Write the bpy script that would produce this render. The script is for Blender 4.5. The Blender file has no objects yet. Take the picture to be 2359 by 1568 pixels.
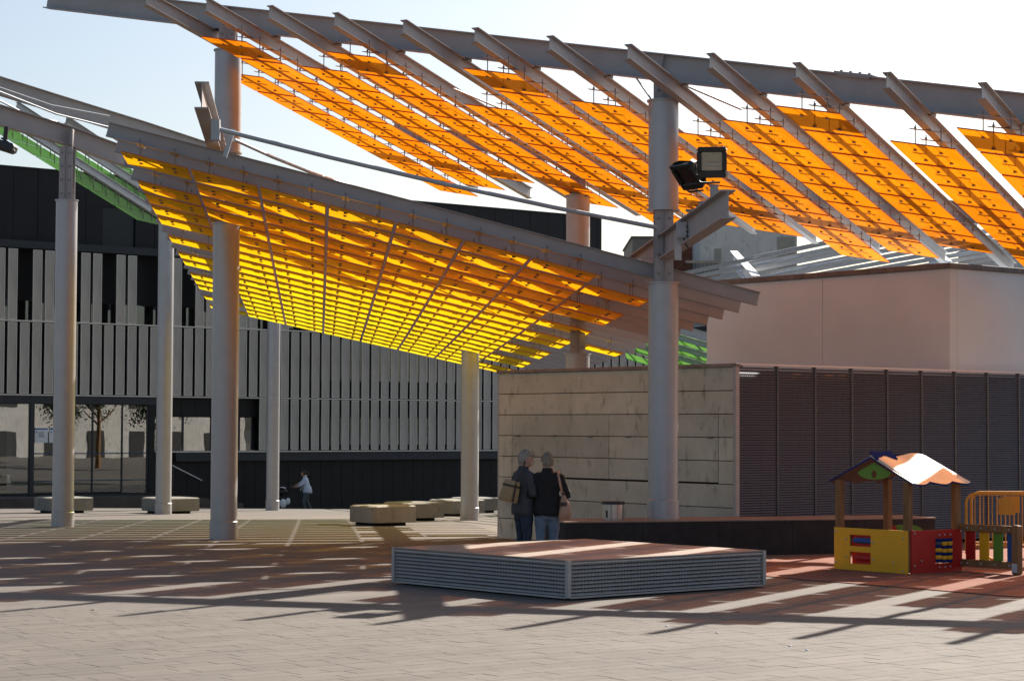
import bpy, bmesh, math, random
from mathutils import Vector, Matrix, noise
R = math.radians
rnd = random.Random(7)
scene = bpy.context.scene
col = scene.collection

# ------------------------------------------------------------------ camera
PW, PH, PF, CZ = 2359.0, 1568.0, 4800.0, 1.95
PITCH, ROLL = math.atan(200 / 4800.0), 0.0039
FWD = Vector((0, math.cos(PITCH), math.sin(PITCH)))
UP0 = Vector((0, -math.sin(PITCH), math.cos(PITCH)))
IX = Vector((1, 0, 0)) * math.cos(ROLL) + UP0 * math.sin(ROLL)
IU = UP0 * math.cos(ROLL) - Vector((1, 0, 0)) * math.sin(ROLL)
CAMP = Vector((0, 0, CZ))
cd = bpy.data.cameras.new('camera')
cam = bpy.data.objects.new('camera', cd)
col.objects.link(cam)
cam.matrix_world = Matrix(((IX.x, IU.x, -FWD.x, 0), (IX.y, IU.y, -FWD.y, 0), (IX.z, IU.z, -FWD.z, CZ), (0, 0, 0, 1)))
cd.sensor_width = 36
cd.lens = 36 * PF / PW
cd.clip_start = 0.1
cd.clip_end = 6000
scene.camera = cam

# ------------------------------------------------------------------ world, sun, exposure
SUN = Vector((0.755, 1.197, 1.0)).normalized()
w = bpy.data.worlds.new('World')
scene.world = w
w.use_nodes = True
nt = w.node_tree
nt.nodes.clear()
sky = nt.nodes.new('ShaderNodeTexSky')
sky.sky_type = 'NISHITA'
sky.sun_disc = False
sky.sun_elevation = math.asin(SUN.z)
sky.sun_rotation = math.atan2(SUN.x, SUN.y)
sky.air_density = 1.0
sky.dust_density = 2.0
sky.ozone_density = 1.0
bg = nt.nodes.new('ShaderNodeBackground')
bg.inputs[1].default_value = 0.058
wo = nt.nodes.new('ShaderNodeOutputWorld')
nt.links.new(sky.outputs[0], bg.inputs[0])
nt.links.new(bg.outputs[0], wo.inputs[0])
sl = bpy.data.lights.new('sun', 'SUN')
sl.energy = 5.0
sl.angle = R(0.55)
sl.color = (1.0, 0.93, 0.84)
sun = bpy.data.objects.new('sun', sl)
col.objects.link(sun)
sun.location = (30, 50, 40)
sun.rotation_euler = SUN.to_track_quat('Z', 'Y').to_euler()
vs = scene.view_settings
vs.view_transform = 'Standard'
vs.look = 'None'
vs.exposure = 1.18
vs.gamma = 1.0
vs.use_curve_mapping = False
scene.cycles.max_bounces = 8
scene.cycles.diffuse_bounces = 4
scene.cycles.transmission_bounces = 6
scene.cycles.transparent_max_bounces = 12
scene.cycles.sample_clamp_indirect = 6

# ------------------------------------------------------------------ helpers
def V(*a): return Vector(a)
def at(x, y, d):
    r = FWD + IX * ((x - PW / 2) / PF) - IU * ((y - PH / 2) / PF)
    return CAMP + r * (d / r.y)
def atz(x, y, z):
    r = FWD + IX * ((x - PW / 2) / PF) - IU * ((y - PH / 2) / PF)
    return CAMP + r * ((z - CZ) / r.z)
def gz(d):
    """height of the ground at distance d: level plaza, a gentle fall, then a lower street"""
    if d < 35: return 0.0
    if d < 68: return -0.0224 * (d - 35)
    if d < 71: return -0.7392 - (d - 68) / 3.0 * 0.51
    return -1.25
UU = V(0.785, 0.62, 0).normalized()     # direction of the street front and the paving
VV = V(-UU.y, UU.x, 0)
Z = V(0, 0, 1)
WL = {}

class MB:
    def __init__(s): s.v = []; s.f = []; s.m = []; s.sm = []
    def poly(s, vs, faces, mi=0, smooth=False):
        o = len(s.v)
        s.v += [Vector(p) for p in vs]
        for f in faces:
            s.f.append([o + i for i in f]); s.m.append(mi); s.sm.append(smooth)
        return s
    def box(s, c, size, ax=(V(1, 0, 0), V(0, 1, 0), V(0, 0, 1)), mi=0, bev=0.0):
        c = Vector(c); hx, hy, hz = [q / 2 for q in size]; X, Y, Zz = ax
        if bev <= 0:
            vs = [c + X * (hx * a) + Y * (hy * b) + Zz * (hz * e) for e in (-1, 1) for (a, b) in ((-1, -1), (1, -1), (1, 1), (-1, 1))]
            return s.poly(vs, [(3, 2, 1, 0), (4, 5, 6, 7), (0, 1, 5, 4), (1, 2, 6, 5), (2, 3, 7, 6), (3, 0, 4, 7)], mi)
        b_ = min(bev, hx * .9, hy * .9, hz * .9)
        ring = []
        for (e, ins) in ((-hz, b_), (-hz + b_, 0), (hz - b_, 0), (hz, b_)):
            for (a, b) in ((-1, -1), (1, -1), (1, 1), (-1, 1)):
                ring.append(c + X * (a * (hx - ins)) + Y * (b * (hy - ins)) + Zz * e)
        fs = [(3, 2, 1, 0), (12, 13, 14, 15)]
        for k in range(3):
            for i in range(4):
                j = (i + 1) % 4
                fs.append((k * 4 + i, k * 4 + j, k * 4 + 4 + j, k * 4 + 4 + i))
        return s.poly(ring, fs, mi)
    def prism(s, pts, h, mi=0):
        """polygon pts (list of Vectors, counter-clockwise seen from +h) extruded by vector h"""
        n = len(pts); h = Vector(h)
        vs = [Vector(p) for p in pts] + [Vector(p) + h for p in pts]
        fs = [tuple(range(n - 1, -1, -1)), tuple(range(n, 2 * n))] + [(i, (i + 1) % n, n + (i + 1) % n, n + i) for i in range(n)]
        return s.poly(vs, fs, mi)
    def tube(s, pts, rad, seg=10, mi=0, cap=True, ref=None, smooth=True):
        pts = [Vector(p) for p in pts]; n = len(pts)
        if not isinstance(rad, (list, tuple)): rad = [rad] * n
        vs = []; X = None
        for i, p in enumerate(pts):
            t = (pts[min(i + 1, n - 1)] - pts[max(i - 1, 0)]).normalized()
            if X is None:
                r0 = Vector(ref) if ref is not None else (V(1, 0, 0) if abs(t.x) < .8 else V(0, 1, 0))
            else: r0 = X
            Y = t.cross(r0).normalized(); X = Y.cross(t).normalized()
            r = rad[i]; rx, ry = r if isinstance(r, (list, tuple)) else (r, r)
            for k in range(seg):
                a = 2 * math.pi * k / seg
                vs.append(p + X * (rx * math.cos(a)) + Y * (ry * math.sin(a)))
        fs = [(i * seg + k, i * seg + (k + 1) % seg, (i + 1) * seg + (k + 1) % seg, (i + 1) * seg + k) for i in range(n - 1) for k in range(seg)]
        s.poly(vs, fs, mi, smooth)
        if cap:
            s.poly(vs[:seg], [tuple(range(seg - 1, -1, -1))], mi)
            s.poly(vs[-seg:], [tuple(range(seg))], mi)
        return s
    def cyl(s, p0, p1, r, seg=24, mi=0): return s.tube([p0, p1], r, seg, mi)
    def ell(s, c, r, seg=16, rings=10, mi=0, rot=None):
        c = Vector(c); vs = []
        for i in range(rings + 1):
            th = math.pi * i / rings
            for k in range(seg):
                ph = 2 * math.pi * k / seg
                p = V(r[0] * math.sin(th) * math.cos(ph), r[1] * math.sin(th) * math.sin(ph), r[2] * math.cos(th))
                if rot: p = rot @ p
                vs.append(c + p)
        fs = [(i * seg + k, (i + 1) * seg + k, (i + 1) * seg + (k + 1) % seg, i * seg + (k + 1) % seg) for i in range(rings) for k in range(seg)]
        return s.poly(vs, fs, mi, True)
    def ibeam(s, pts, depth, width, tw=0.012, tf=0.016, mi=0, up=Z):
        """an I section swept along pts (pts run along the middle of the web)"""
        pts = [Vector(p) for p in pts]; n = len(pts); h = depth / 2; b = width / 2; t = tw / 2
        prof = [(-b, -h), (b, -h), (b, -h + tf), (t, -h + tf), (t, h - tf), (b, h - tf), (b, h), (-b, h), (-b, h - tf), (-t, h - tf), (-t, -h + tf), (-b, -h + tf)]
        vs = []
        for i, p in enumerate(pts):
            d = (pts[min(i + 1, n - 1)] - pts[max(i - 1, 0)]).normalized()
            sd = d.cross(up).normalized(); u2 = sd.cross(d).normalized()
            if i == 0: d0 = (sd, u2)
            for (a, e) in prof: vs.append(p + sd * a + u2 * e)
        m = 12
        fs = [(i * m + k, (i + 1) * m + k, (i + 1) * m + (k + 1) % m, i * m + (k + 1) % m) for i in range(n - 1) for k in range(m)]
        for o, rev in ((0, False), ((n - 1) * m, True)):
            caps = [(0, 1, 2, 3, 10, 11), (3, 4, 9, 10), (4, 5, 6, 7, 8, 9)]
            for c_ in caps:
                c_ = [o + q for q in c_]
                fs.append(tuple(c_[::-1]) if rev else tuple(c_))
        return s.poly(vs, fs, mi)
    def mesh(s, name, origin=None):
        me = bpy.data.meshes.new(name)
        o = Vector(origin) if origin is not None else V(0, 0, 0)
        me.from_pydata([tuple(p - o) for p in s.v], [], s.f)
        me.polygons.foreach_set('material_index', s.m)
        me.polygons.foreach_set('use_smooth', s.sm)
        me.update()
        return me

def wl(o): return WL.get(o.name, V(0, 0, 0)) if o else V(0, 0, 0)
def link(name, me, parent=None, loc=None, mats=None):
    """object with world location loc (default: its parent's), parented without rotation"""
    o = bpy.data.objects.new(name, me)
    col.objects.link(o)
    p = wl(parent)
    l = Vector(loc) if loc is not None else p
    if parent:
        o.parent = parent; o.location = l - p
    else: o.location = l
    WL[o.name] = l
    if mats is not None and me is not None and len(me.materials) == 0:
        for m_ in (mats if isinstance(mats, (list, tuple)) else [mats]): me.materials.append(m_)
    return o
def part(name, mb, mats, parent=None, label=None):
    o = link(name, mb.mesh(name, wl(parent)), parent, None, mats)
    if label: o['label'] = label
    return o
def tag(o, label, cat, group=None):
    o['label'] = label; o['category'] = cat
    if group: o['group'] = group
    return o
def thing(name, loc, label, cat, group=None): return tag(link(name, None, None, loc), label, cat, group)
def solo(name, mb, mats, label, cat, origin, group=None):
    return tag(link(name, mb.mesh(name, origin), None, origin, mats), label, cat, group)
def struct(name, mb, mats):
    o = link(name, mb.mesh(name), None, V(0, 0, 0), mats); o['kind'] = 'structure'; return o

# ------------------------------------------------------------------ materials
def mat(name, c, rough=0.6, metal=0.0, noise_amt=0.12, scale=6.0, bump=0.0, bscale=40.0, spec=0.4, c2=None, stretch=None, detail=5, coat=0.0):
    m = bpy.data.materials.new(name); m.use_nodes = True
    n = m.node_tree; b = n.nodes['Principled BSDF']
    b.inputs['Roughness'].default_value = rough
    b.inputs['Metallic'].default_value = metal
    b.inputs['Specular IOR Level'].default_value = spec
    if coat: b.inputs['Coat Weight'].default_value = coat
    tc = n.nodes.new('ShaderNodeTexCoord'); mp = n.nodes.new('ShaderNodeMapping')
    n.links.new(tc.outputs['Object'], mp.inputs[0])
    if stretch: mp.inputs['Scale'].default_value = stretch
    ns = n.nodes.new('ShaderNodeTexNoise'); ns.inputs['Scale'].default_value = scale; ns.inputs['Detail'].default_value = detail; ns.inputs['Roughness'].default_value = 0.6
    n.links.new(mp.outputs[0], ns.inputs['Vector'])
    rp = n.nodes.new('ShaderNodeValToRGB')
    rp.color_ramp.elements[0].position = 0.3; rp.color_ramp.elements[1].position = 0.7
    if c2 is None:
        a = [max(0, q * (1 - noise_amt)) for q in c]; e = [min(1, q * (1 + noise_amt)) for q in c]
    else: a, e = c, c2
    rp.color_ramp.elements[0].color = (*a, 1); rp.color_ramp.elements[1].color = (*e, 1)
    n.links.new(ns.outputs['Fac'], rp.inputs[0]); n.links.new(rp.outputs[0], b.inputs['Base Color'])
    if bump > 0:
        n2 = n.nodes.new('ShaderNodeTexNoise'); n2.inputs['Scale'].default_value = bscale; n2.inputs['Detail'].default_value = 4
        n.links.new(mp.outputs[0], n2.inputs['Vector'])
        bp = n.nodes.new('ShaderNodeBump'); bp.inputs['Strength'].default_value = bump; bp.inputs['Distance'].default_value = 0.01
        n.links.new(n2.outputs['Fac'], bp.inputs['Height']); n.links.new(bp.outputs[0], b.inputs['Normal'])
    return m

def acrylic(name, c, wt=.4, wd=.3, wr=.3, ct=None, gloss=0.04):
    """coloured opal sheet: part of the light is scattered evenly (wt), part passes straight (wr)"""
    m = bpy.data.materials.new(name); m.use_nodes = True
    n = m.node_tree; n.nodes.clear()
    out = n.nodes.new('ShaderNodeOutputMaterial'); tr = n.nodes.new('ShaderNodeBsdfTranslucent'); df = n.nodes.new('ShaderNodeBsdfDiffuse')
    rf = n.nodes.new('ShaderNodeBsdfTransparent')
    gl = n.nodes.new('ShaderNodeBsdfGlossy'); gl.inputs['Roughness'].default_value = 0.2
    tc = n.nodes.new('ShaderNodeTexCoord'); ns = n.nodes.new('ShaderNodeTexNoise'); ns.inputs['Scale'].default_value = 1.3; ns.inputs['Detail'].default_value = 4
    geo = n.nodes.new('ShaderNodeNewGeometry'); n.links.new(geo.outputs['Position'], ns.inputs['Vector'])
    oi = n.nodes.new('ShaderNodeObjectInfo'); ad = n.nodes.new('ShaderNodeMath'); ad.operation = 'MULTIPLY_ADD'; ad.inputs[1].default_value = .34
    n.links.new(oi.outputs['Random'], ad.inputs[0]); sb = n.nodes.new('ShaderNodeMath'); sb.operation = 'SUBTRACT'; sb.inputs[1].default_value = .17
    n.links.new(ns.outputs['Fac'], sb.inputs[0]); n.links.new(sb.outputs[0], ad.inputs[2])
    rp = n.nodes.new('ShaderNodeValToRGB'); rp.color_ramp.elements[0].position = .25; rp.color_ramp.elements[1].position = .75
    rp.color_ramp.elements[0].color = (c[0] * .86, c[1] * .82, c[2], 1); rp.color_ramp.elements[1].color = (min(1, c[0] * 1.03), c[1] * 1.08, c[2], 1)
    n.links.new(ad.outputs[0], rp.inputs[0])
    for b in (tr, df): n.links.new(rp.outputs[0], b.inputs[0])
    rf.inputs[0].default_value = (*(ct or c), 1)
    m1 = n.nodes.new('ShaderNodeMixShader'); m1.inputs[0].default_value = wd / (wt + wd)
    m2 = n.nodes.new('ShaderNodeMixShader'); m2.inputs[0].default_value = wr / (wt + wd + wr)
    m3 = n.nodes.new('ShaderNodeMixShader'); m3.inputs[0].default_value = gloss
    n.links.new(tr.outputs[0], m1.inputs[1]); n.links.new(df.outputs[0], m1.inputs[2])
    n.links.new(m1.outputs[0], m2.inputs[1]); n.links.new(rf.outputs[0], m2.inputs[2])
    n.links.new(m2.outputs[0], m3.inputs[1]); n.links.new(gl.outputs[0], m3.inputs[2]); n.links.new(m3.outputs[0], out.inputs[0])
    return m

def glassmat(name, tint=(0.55, 0.6, 0.6), refl=0.16, wav=0.0):
    m = bpy.data.materials.new(name); m.use_nodes = True
    n = m.node_tree; n.nodes.clear()
    out = n.nodes.new('ShaderNodeOutputMaterial'); tr = n.nodes.new('ShaderNodeBsdfTransparent'); tr.inputs[0].default_value = (*tint, 1)
    gl = n.nodes.new('ShaderNodeBsdfGlossy'); gl.inputs['Roughness'].default_value = 0.0; gl.inputs[0].default_value = (.95, .97, 1, 1)
    fr = n.nodes.new('ShaderNodeFresnel'); fr.inputs[0].default_value = 1.5
    ad = n.nodes.new('ShaderNodeMath'); ad.operation = 'ADD'; ad.inputs[1].default_value = refl
    n.links.new(fr.outputs[0], ad.inputs[0])
    mx = n.nodes.new('ShaderNodeMixShader')
    n.links.new(ad.outputs[0], mx.inputs[0]); n.links.new(tr.outputs[0], mx.inputs[1]); n.links.new(gl.outputs[0], mx.inputs[2]); n.links.new(mx.outputs[0], out.inputs[0])
    if wav:
        tc = n.nodes.new('ShaderNodeTexCoord'); ns = n.nodes.new('ShaderNodeTexNoise'); ns.inputs['Scale'].default_value = .6
        bp = n.nodes.new('ShaderNodeBump'); bp.inputs['Strength'].default_value = wav; bp.inputs['Distance'].default_value = .05
        n.links.new(tc.outputs['Object'], ns.inputs['Vector']); n.links.new(ns.outputs['Fac'], bp.inputs['Height'])
        n.links.new(bp.outputs[0], gl.inputs['Normal'])
    return m

def concrete(name, a, b, dirt, rough=0.8, streak=True):
    m = bpy.data.materials.new(name); m.use_nodes = True
    n = m.node_tree; bs = n.nodes['Principled BSDF']; bs.inputs['Roughness'].default_value = rough; bs.inputs['Specular IOR Level'].default_value = .3
    geo = n.nodes.new('ShaderNodeNewGeometry')
    def nz(sc, det, stretch=None):
        mp = n.nodes.new('ShaderNodeMapping'); n.links.new(geo.outputs['Position'], mp.inputs[0])
        if stretch: mp.inputs['Scale'].default_value = stretch
        x = n.nodes.new('ShaderNodeTexNoise'); x.inputs['Scale'].default_value = sc; x.inputs['Detail'].default_value = det; x.inputs['Roughness'].default_value = .65
        n.links.new(mp.outputs[0], x.inputs['Vector']); return x
    n1 = nz(1.1, 6); rp = n.nodes.new('ShaderNodeValToRGB')
    rp.color_ramp.elements[0].position = .32; rp.color_ramp.elements[1].position = .68
    rp.color_ramp.elements[0].color = (*a, 1); rp.color_ramp.elements[1].color = (*b, 1)
    n.links.new(n1.outputs['Fac'], rp.inputs[0])
    n2 = nz(5.5, 8, (1, 1, .45) if streak else None); r2 = n.nodes.new('ShaderNodeValToRGB')
    r2.color_ramp.elements[0].position = .55; r2.color_ramp.elements[1].position = .70
    r2.color_ramp.elements[0].color = (0, 0, 0, 1); r2.color_ramp.elements[1].color = (.62, .62, .62, 1)
    n.links.new(n2.outputs['Fac'], r2.inputs[0])
    mx = n.nodes.new('ShaderNodeMix'); mx.data_type = 'RGBA'
    n.links.new(r2.outputs[0], mx.inputs[0]); n.links.new(rp.outputs[0], mx.inputs[6]); mx.inputs[7].default_value = (*dirt, 1)
    oi = n.nodes.new('ShaderNodeObjectInfo'); ro_ = n.nodes.new('ShaderNodeValToRGB'); ro_.color_ramp.elements[0].color = (.80, .81, .82, 1); ro_.color_ramp.elements[1].color = (1.12, 1.10, 1.06, 1)
    n.links.new(oi.outputs['Random'], ro_.inputs[0]); mz = n.nodes.new('ShaderNodeMix'); mz.data_type = 'RGBA'; mz.blend_type = 'MULTIPLY'; mz.inputs[0].default_value = 1
    n.links.new(mx.outputs[2], mz.inputs[6]); n.links.new(ro_.outputs[0], mz.inputs[7]); n.links.new(mz.outputs[2], bs.inputs['Base Color'])
    n3 = nz(60, 4); bp = n.nodes.new('ShaderNodeBump'); bp.inputs['Strength'].default_value = .25; bp.inputs['Distance'].default_value = .006
    n.links.new(n3.outputs['Fac'], bp.inputs['Height']); n.links.new(bp.outputs[0], bs.inputs['Normal'])
    return m

def paving_mat(name, ca, cb, joint, bricks=True):
    m = bpy.data.materials.new(name); m.use_nodes = True
    n = m.node_tree; bs = n.nodes['Principled BSDF']; bs.inputs['Roughness'].default_value = .82; bs.inputs['Specular IOR Level'].default_value = .25
    geo = n.nodes.new('ShaderNodeNewGeometry'); mp = n.nodes.new('ShaderNodeMapping')
    mp.inputs['Rotation'].default_value = (0, 0, -math.atan2(UU.y, UU.x))
    n.links.new(geo.outputs['Position'], mp.inputs[0])
    n1 = n.nodes.new('ShaderNodeTexNoise'); n1.inputs['Scale'].default_value = .55; n1.inputs['Detail'].default_value = 7; n1.inputs['Roughness'].default_value = .62
    n.links.new(mp.outputs[0], n1.inputs['Vector'])
    rp = n.nodes.new('ShaderNodeValToRGB'); rp.color_ramp.elements[0].position = .3; rp.color_ramp.elements[1].position = .7
    rp.color_ramp.elements[0].color = (*ca, 1); rp.color_ramp.elements[1].color = (*cb, 1)
    n.links.new(n1.outputs['Fac'], rp.inputs[0])
    n2 = n.nodes.new('ShaderNodeTexNoise'); n2.inputs['Scale'].default_value = 90; n2.inputs['Detail'].default_value = 3
    n.links.new(mp.outputs[0], n2.inputs['Vector'])
    n4 = n.nodes.new('ShaderNodeTexNoise'); n4.inputs['Scale'].default_value = 2.6; n4.inputs['Detail'].default_value = 8; n4.inputs['Roughness'].default_value = .7
    mp4 = n.nodes.new('ShaderNodeMapping'); mp4.inputs['Scale'].default_value = (.35, 1, 1); n.links.new(mp.outputs[0], mp4.inputs[0]); n.links.new(mp4.outputs[0], n4.inputs['Vector'])
    r4 = n.nodes.new('ShaderNodeValToRGB'); r4.color_ramp.elements[0].position = .38; r4.color_ramp.elements[1].position = .66
    r4.color_ramp.elements[0].color = (.86, .86, .86, 1); r4.color_ramp.elements[1].color = (1.10, 1.09, 1.07, 1); n.links.new(n4.outputs['Fac'], r4.inputs[0])
    vo = n.nodes.new('ShaderNodeTexVoronoi'); vo.inputs['Scale'].default_value = 1.3; n.links.new(geo.outputs['Position'], vo.inputs['Vector'])
    rv = n.nodes.new('ShaderNodeValToRGB'); rv.color_ramp.elements[0].position = .030; rv.color_ramp.elements[1].position = .040; rv.color_ramp.elements[0].color = (.62, .61, .6, 1)
    n.links.new(vo.outputs['Distance'], rv.inputs[0])
    mg = n.nodes.new('ShaderNodeMix'); mg.data_type = 'RGBA'; mg.blend_type = 'MULTIPLY'; mg.inputs[0].default_value = 1
    n.links.new(r4.outputs[0], mg.inputs[6]); n.links.new(rv.outputs[0], mg.inputs[7])
    mh = n.nodes.new('ShaderNodeMix'); mh.data_type = 'RGBA'; mh.blend_type = 'MULTIPLY'; mh.inputs[0].default_value = 1
    n.links.new(rp.outputs[0], mh.inputs[6]); n.links.new(mg.outputs[2], mh.inputs[7])
    mul = n.nodes.new('ShaderNodeMix'); mul.data_type = 'RGBA'; mul.blend_type = 'MULTIPLY'; mul.inputs[0].default_value = .35
    g = n.nodes.new('ShaderNodeValToRGB'); g.color_ramp.elements[0].position = .3; g.color_ramp.elements[1].position = .62
    g.color_ramp.elements[0].color = (.55, .55, .55, 1)
    n.links.new(n2.outputs['Fac'], g.inputs[0]); n.links.new(mh.outputs[2], mul.inputs[6]); n.links.new(g.outputs[0], mul.inputs[7])
    last = mul.outputs[2]
    if bricks:
        br = n.nodes.new('ShaderNodeTexBrick'); br.inputs['Scale'].default_value = 1.0
        br.inputs['Brick Width'].default_value = .4; br.inputs['Row Height'].default_value = .2; br.inputs['Mortar Size'].default_value = .004; br.inputs['Mortar Smooth'].default_value = .2
        br.inputs['Color1'].default_value = (.94, .94, .94, 1); br.inputs['Color2'].default_value = (1.06, 1.05, 1.04, 1); br.inputs['Mortar'].default_value = (*joint, 1)
        n.links.new(mp.outputs[0], br.inputs['Vector'])
        m2 = n.nodes.new('ShaderNodeMix'); m2.data_type = 'RGBA'; m2.blend_type = 'MULTIPLY'; m2.inputs[0].default_value = 1
        n.links.new(last, m2.inputs[6]); n.links.new(br.outputs['Color'], m2.inputs[7]); last = m2.outputs[2]
    else:
        oi = n.nodes.new('ShaderNodeObjectInfo')
        m2 = n.nodes.new('ShaderNodeMix'); m2.data_type = 'RGBA'; m2.blend_type = 'MULTIPLY'; m2.inputs[0].default_value = 1
        rr = n.nodes.new('ShaderNodeValToRGB'); rr.color_ramp.elements[0].color = (.93, .93, .93, 1); rr.color_ramp.elements[1].color = (1.04, 1.03, 1.02, 1)
        n.links.new(oi.outputs['Random'], rr.inputs[0]); n.links.new(last, m2.inputs[6]); n.links.new(rr.outputs[0], m2.inputs[7]); last = m2.outputs[2]
    n.links.new(last, bs.inputs['Base Color'])
    bp = n.nodes.new('ShaderNodeBump'); bp.inputs['Strength'].default_value = .35; bp.inputs['Distance'].default_value = .004
    n.links.new(n2.outputs['Fac'], bp.inputs['Height']); n.links.new(bp.outputs[0], bs.inputs['Normal'])
    return m

M = {}
M['steel'] = mat('painted_steel', (.34, .32, .315), .5, .0, .06, 3, .05, 60, .4)
M['steel_blue'] = mat('galvanised_steel', (.36, .39, .42), .45, .1, .08, 3)
M['column'] = mat('silver_paint', (.385, .375, .38), .42, .5, .05, 4, .04, 120, .5)
M['rod'] = mat('dark_rod', (.12, .11, .11), .4, .5, .1)
M['bolt'] = mat('bolt_metal', (.2, .18, .17), .4, .7, .1)
M['paver'] = paving_mat('paver', (.122, .105, .089), (.160, .139, .119), (.4, .4, .4), False)
M['ground'] = paving_mat('ground_paving', (.122, .105, .089), (.160, .139, .119), (.78, .78, .78), True)
M['joint'] = mat('paver_joint', (.118, .102, .087), .9)
M['street'] = mat('street_asphalt', (.06, .055, .052), .85, 0, .2, 2, .3, 80)
M['rubber'] = mat('red_rubber', (.24, .105, .07), .9, 0, .18, 3, .5, 150, .15)
M['concrete'] = concrete('kiosk_concrete', (.47, .465, .365), (.62, .615, .50), (.185, .165, .115))
M['bench'] = concrete('bench_concrete', (.185, .172, .145), (.27, .252, .215), (.095, .085, .065))
M['coping'] = mat('coping', (.25, .20, .17), .8, 0, .25, 5)
M['white'] = mat('pale_render', (.63, .73, .80), .85, 0, .04, 1.2, .1, 60, .2)
M['white2'] = mat('block_cap', (.16, .15, .145), .8, 0, .25, 6)
M['louvre'] = mat('louvre_metal', (.115, .135, .165), .5, .2, .1, 8)
M['louvre_dark'] = mat('louvre_inside', (.02, .019, .02), .8)
M['frame'] = mat('louvre_frame', (.42, .39, .36), .5, .1, .1, 5)
M['mullion'] = mat('louvre_mullion', (.10, .105, .115), .5, .1, .1, 5)
M['grille'] = mat('grille_metal', (.40, .375, .36), .45, .2, .08, 5)
M['deck'] = mat('deck_board', (.30, .225, .175), .75, 0, .14, 2, .2, 60, .25)
M['black_stone'] = mat('black_wall', (.035, .032, .03), .8, 0, .25, 4, .2, 50, .25)
M['clad'] = mat('black_cladding', (.012, .0115, .0125), .55, 0, .2, 2, 0, 40, .3)
M['band'] = mat('charcoal_band', (.035, .038, .043), .5, .2, .1)
M['strip'] = mat('perforated_screen', (.46, .42, .365), .6, .2, .16, 2.2, .1, 120, .3, None, (1, 1, .25))
M['strip_edge'] = mat('screen_edge', (.68, .63, .56), .5, .2, .1)
M['glass'] = glassmat('entrance_glass', (.62, .66, .66), .12, .03)
M['dglass'] = glassmat('upper_glass', (.25, .28, .3), .14, .08)
M['inner'] = mat('inner_wall', (.42, .42, .38), .9, 0, .1, .5)
M['inner_dark'] = mat('inner_dark', (.03, .03, .033), .9)
M['poster'] = mat('poster_paper', (.75, .75, .75), .8, 0, .02)
M['blue'] = mat('sign_blue', (.03, .16, .42), .6)
M['blue_film'] = mat('blue_film', (.03, .075, .15), .6)
M['ink'] = mat('sign_ink', (.08, .08, .1), .8)
M['black'] = mat('black_housing', (.012, .012, .013), .4, 0, .2, 8, 0, 40, .5)
M['lens'] = mat('lamp_reflector', (.50, .49, .46), .25, .6, .1, 8)
M['lensglass'] = glassmat('lamp_glass', (.85, .85, .82), .12)
M['greybox'] = mat('grey_box', (.46, .45, .45), .6)
M['chrome'] = mat('brushed_steel', (.55, .54, .52), .28, .9, .12, 3, 0, 40, .5, None, (1, 1, 30))
M['wood'] = mat('playhouse_timber', (.24, .125, .05), .7, 0, .3, 3, .15, 40, .3, None, (6, 6, .7))
M['pyellow'] = mat('yellow_board', (.82, .40, .010), .5, 0, .04, 3, .05, 90)
M['pred'] = mat('red_board', (.46, .018, .012), .5, 0, .06, 3, .05, 90)
M['pgreen'] = mat('green_board', (.13, .27, .025), .5, 0, .05, 3)
M['pblue'] = mat('blue_board', (.012, .075, .27), .5, 0, .06, 3)
M['pnavy'] = mat('navy_board', (.012, .03, .13), .95, 0, .1, 3, 0, 40, .05)
M['proof'] = mat('roof_board', (.72, .58, .40), .55, 0, .05, 3)
M['pmauve'] = mat('roof_underside', (.10, .085, .095), .7)
M['barrier'] = mat('yellow_barrier', (.62, .27, .02), .45, 0, .1, 4)
M['hair'] = mat('grey_hair', (.24, .20, .15), .75, 0, .35, 60, 0, 40, .3, None, (1, 1, .3))
M['hair2'] = mat('silver_hair', (.31, .27, .22), .75, 0, .3, 60, 0, 40, .3, None, (1, 1, .3))
M['brown_hair'] = mat('brown_hair', (.06, .03, .017), .6, 0, .4, 50)
M['skin'] = mat('skin', (.48, .27, .19), .55, 0, .06, 8)
M['jacket1'] = mat('grey_jacket', (.05, .05, .055), .85, 0, .18, 12, .2, 30)
M['jacket2'] = mat('black_jacket', (.012, .011, .012), .85, 0, .2, 12, .2, 30)
M['jeans1'] = mat('navy_jeans', (.025, .035, .055), .85, 0, .2, 10, .2, 60)
M['jeans2'] = mat('blue_jeans', (.11, .155, .22), .85, 0, .22, 8, .2, 60)
M['shirt'] = mat('pale_blue_shirt', (.60, .64, .74), .8, 0, .1, 10)
M['scarf'] = mat('white_scarf', (.82, .8, .78), .8, 0, .08)
M['jeans3'] = mat('faded_jeans', (.09, .105, .115), .85, 0, .15, 10)
M['shoe'] = mat('shoe', (.03, .025, .022), .6)
M['straw'] = mat('straw', (.36, .245, .13), .8, 0, .22, 40, .3, 90, .2, None, (1, 1, 3))
M['leather'] = mat('tan_leather', (.40, .225, .145), .55, 0, .18, 6, .1, 30)
M['brown_strap'] = mat('brown_strap', (.05, .03, .02), .6)
M['beige'] = concrete('old_render', (.62, .58, .52), (.76, .72, .66), (.2, .18, .16), .9)
M['brick'] = mat('red_brick', (.24, .085, .05), .9, 0, .3, 9)
M['brick2'] = mat('red_brick_b', (.30, .12, .075), .9, 0, .3, 9)
M['tan'] = mat('tan_block', (.36, .29, .22), .9, 0, .15, 3)
M['shutter'] = mat('roller_shutter', (.36, .33, .27), .7)
M['rail'] = mat('dark_rail', (.03, .028, .025), .6)
M['orange'] = acrylic('orange_sheet', (.98, .29, .002), .37, .40, .13, (.98, .30, .02))
M['orange_edge'] = mat('orange_edge', (.62, .07, .004), .5)
M['amber_edge'] = mat('amber_edge', (.55, .13, .006), .5)
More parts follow.
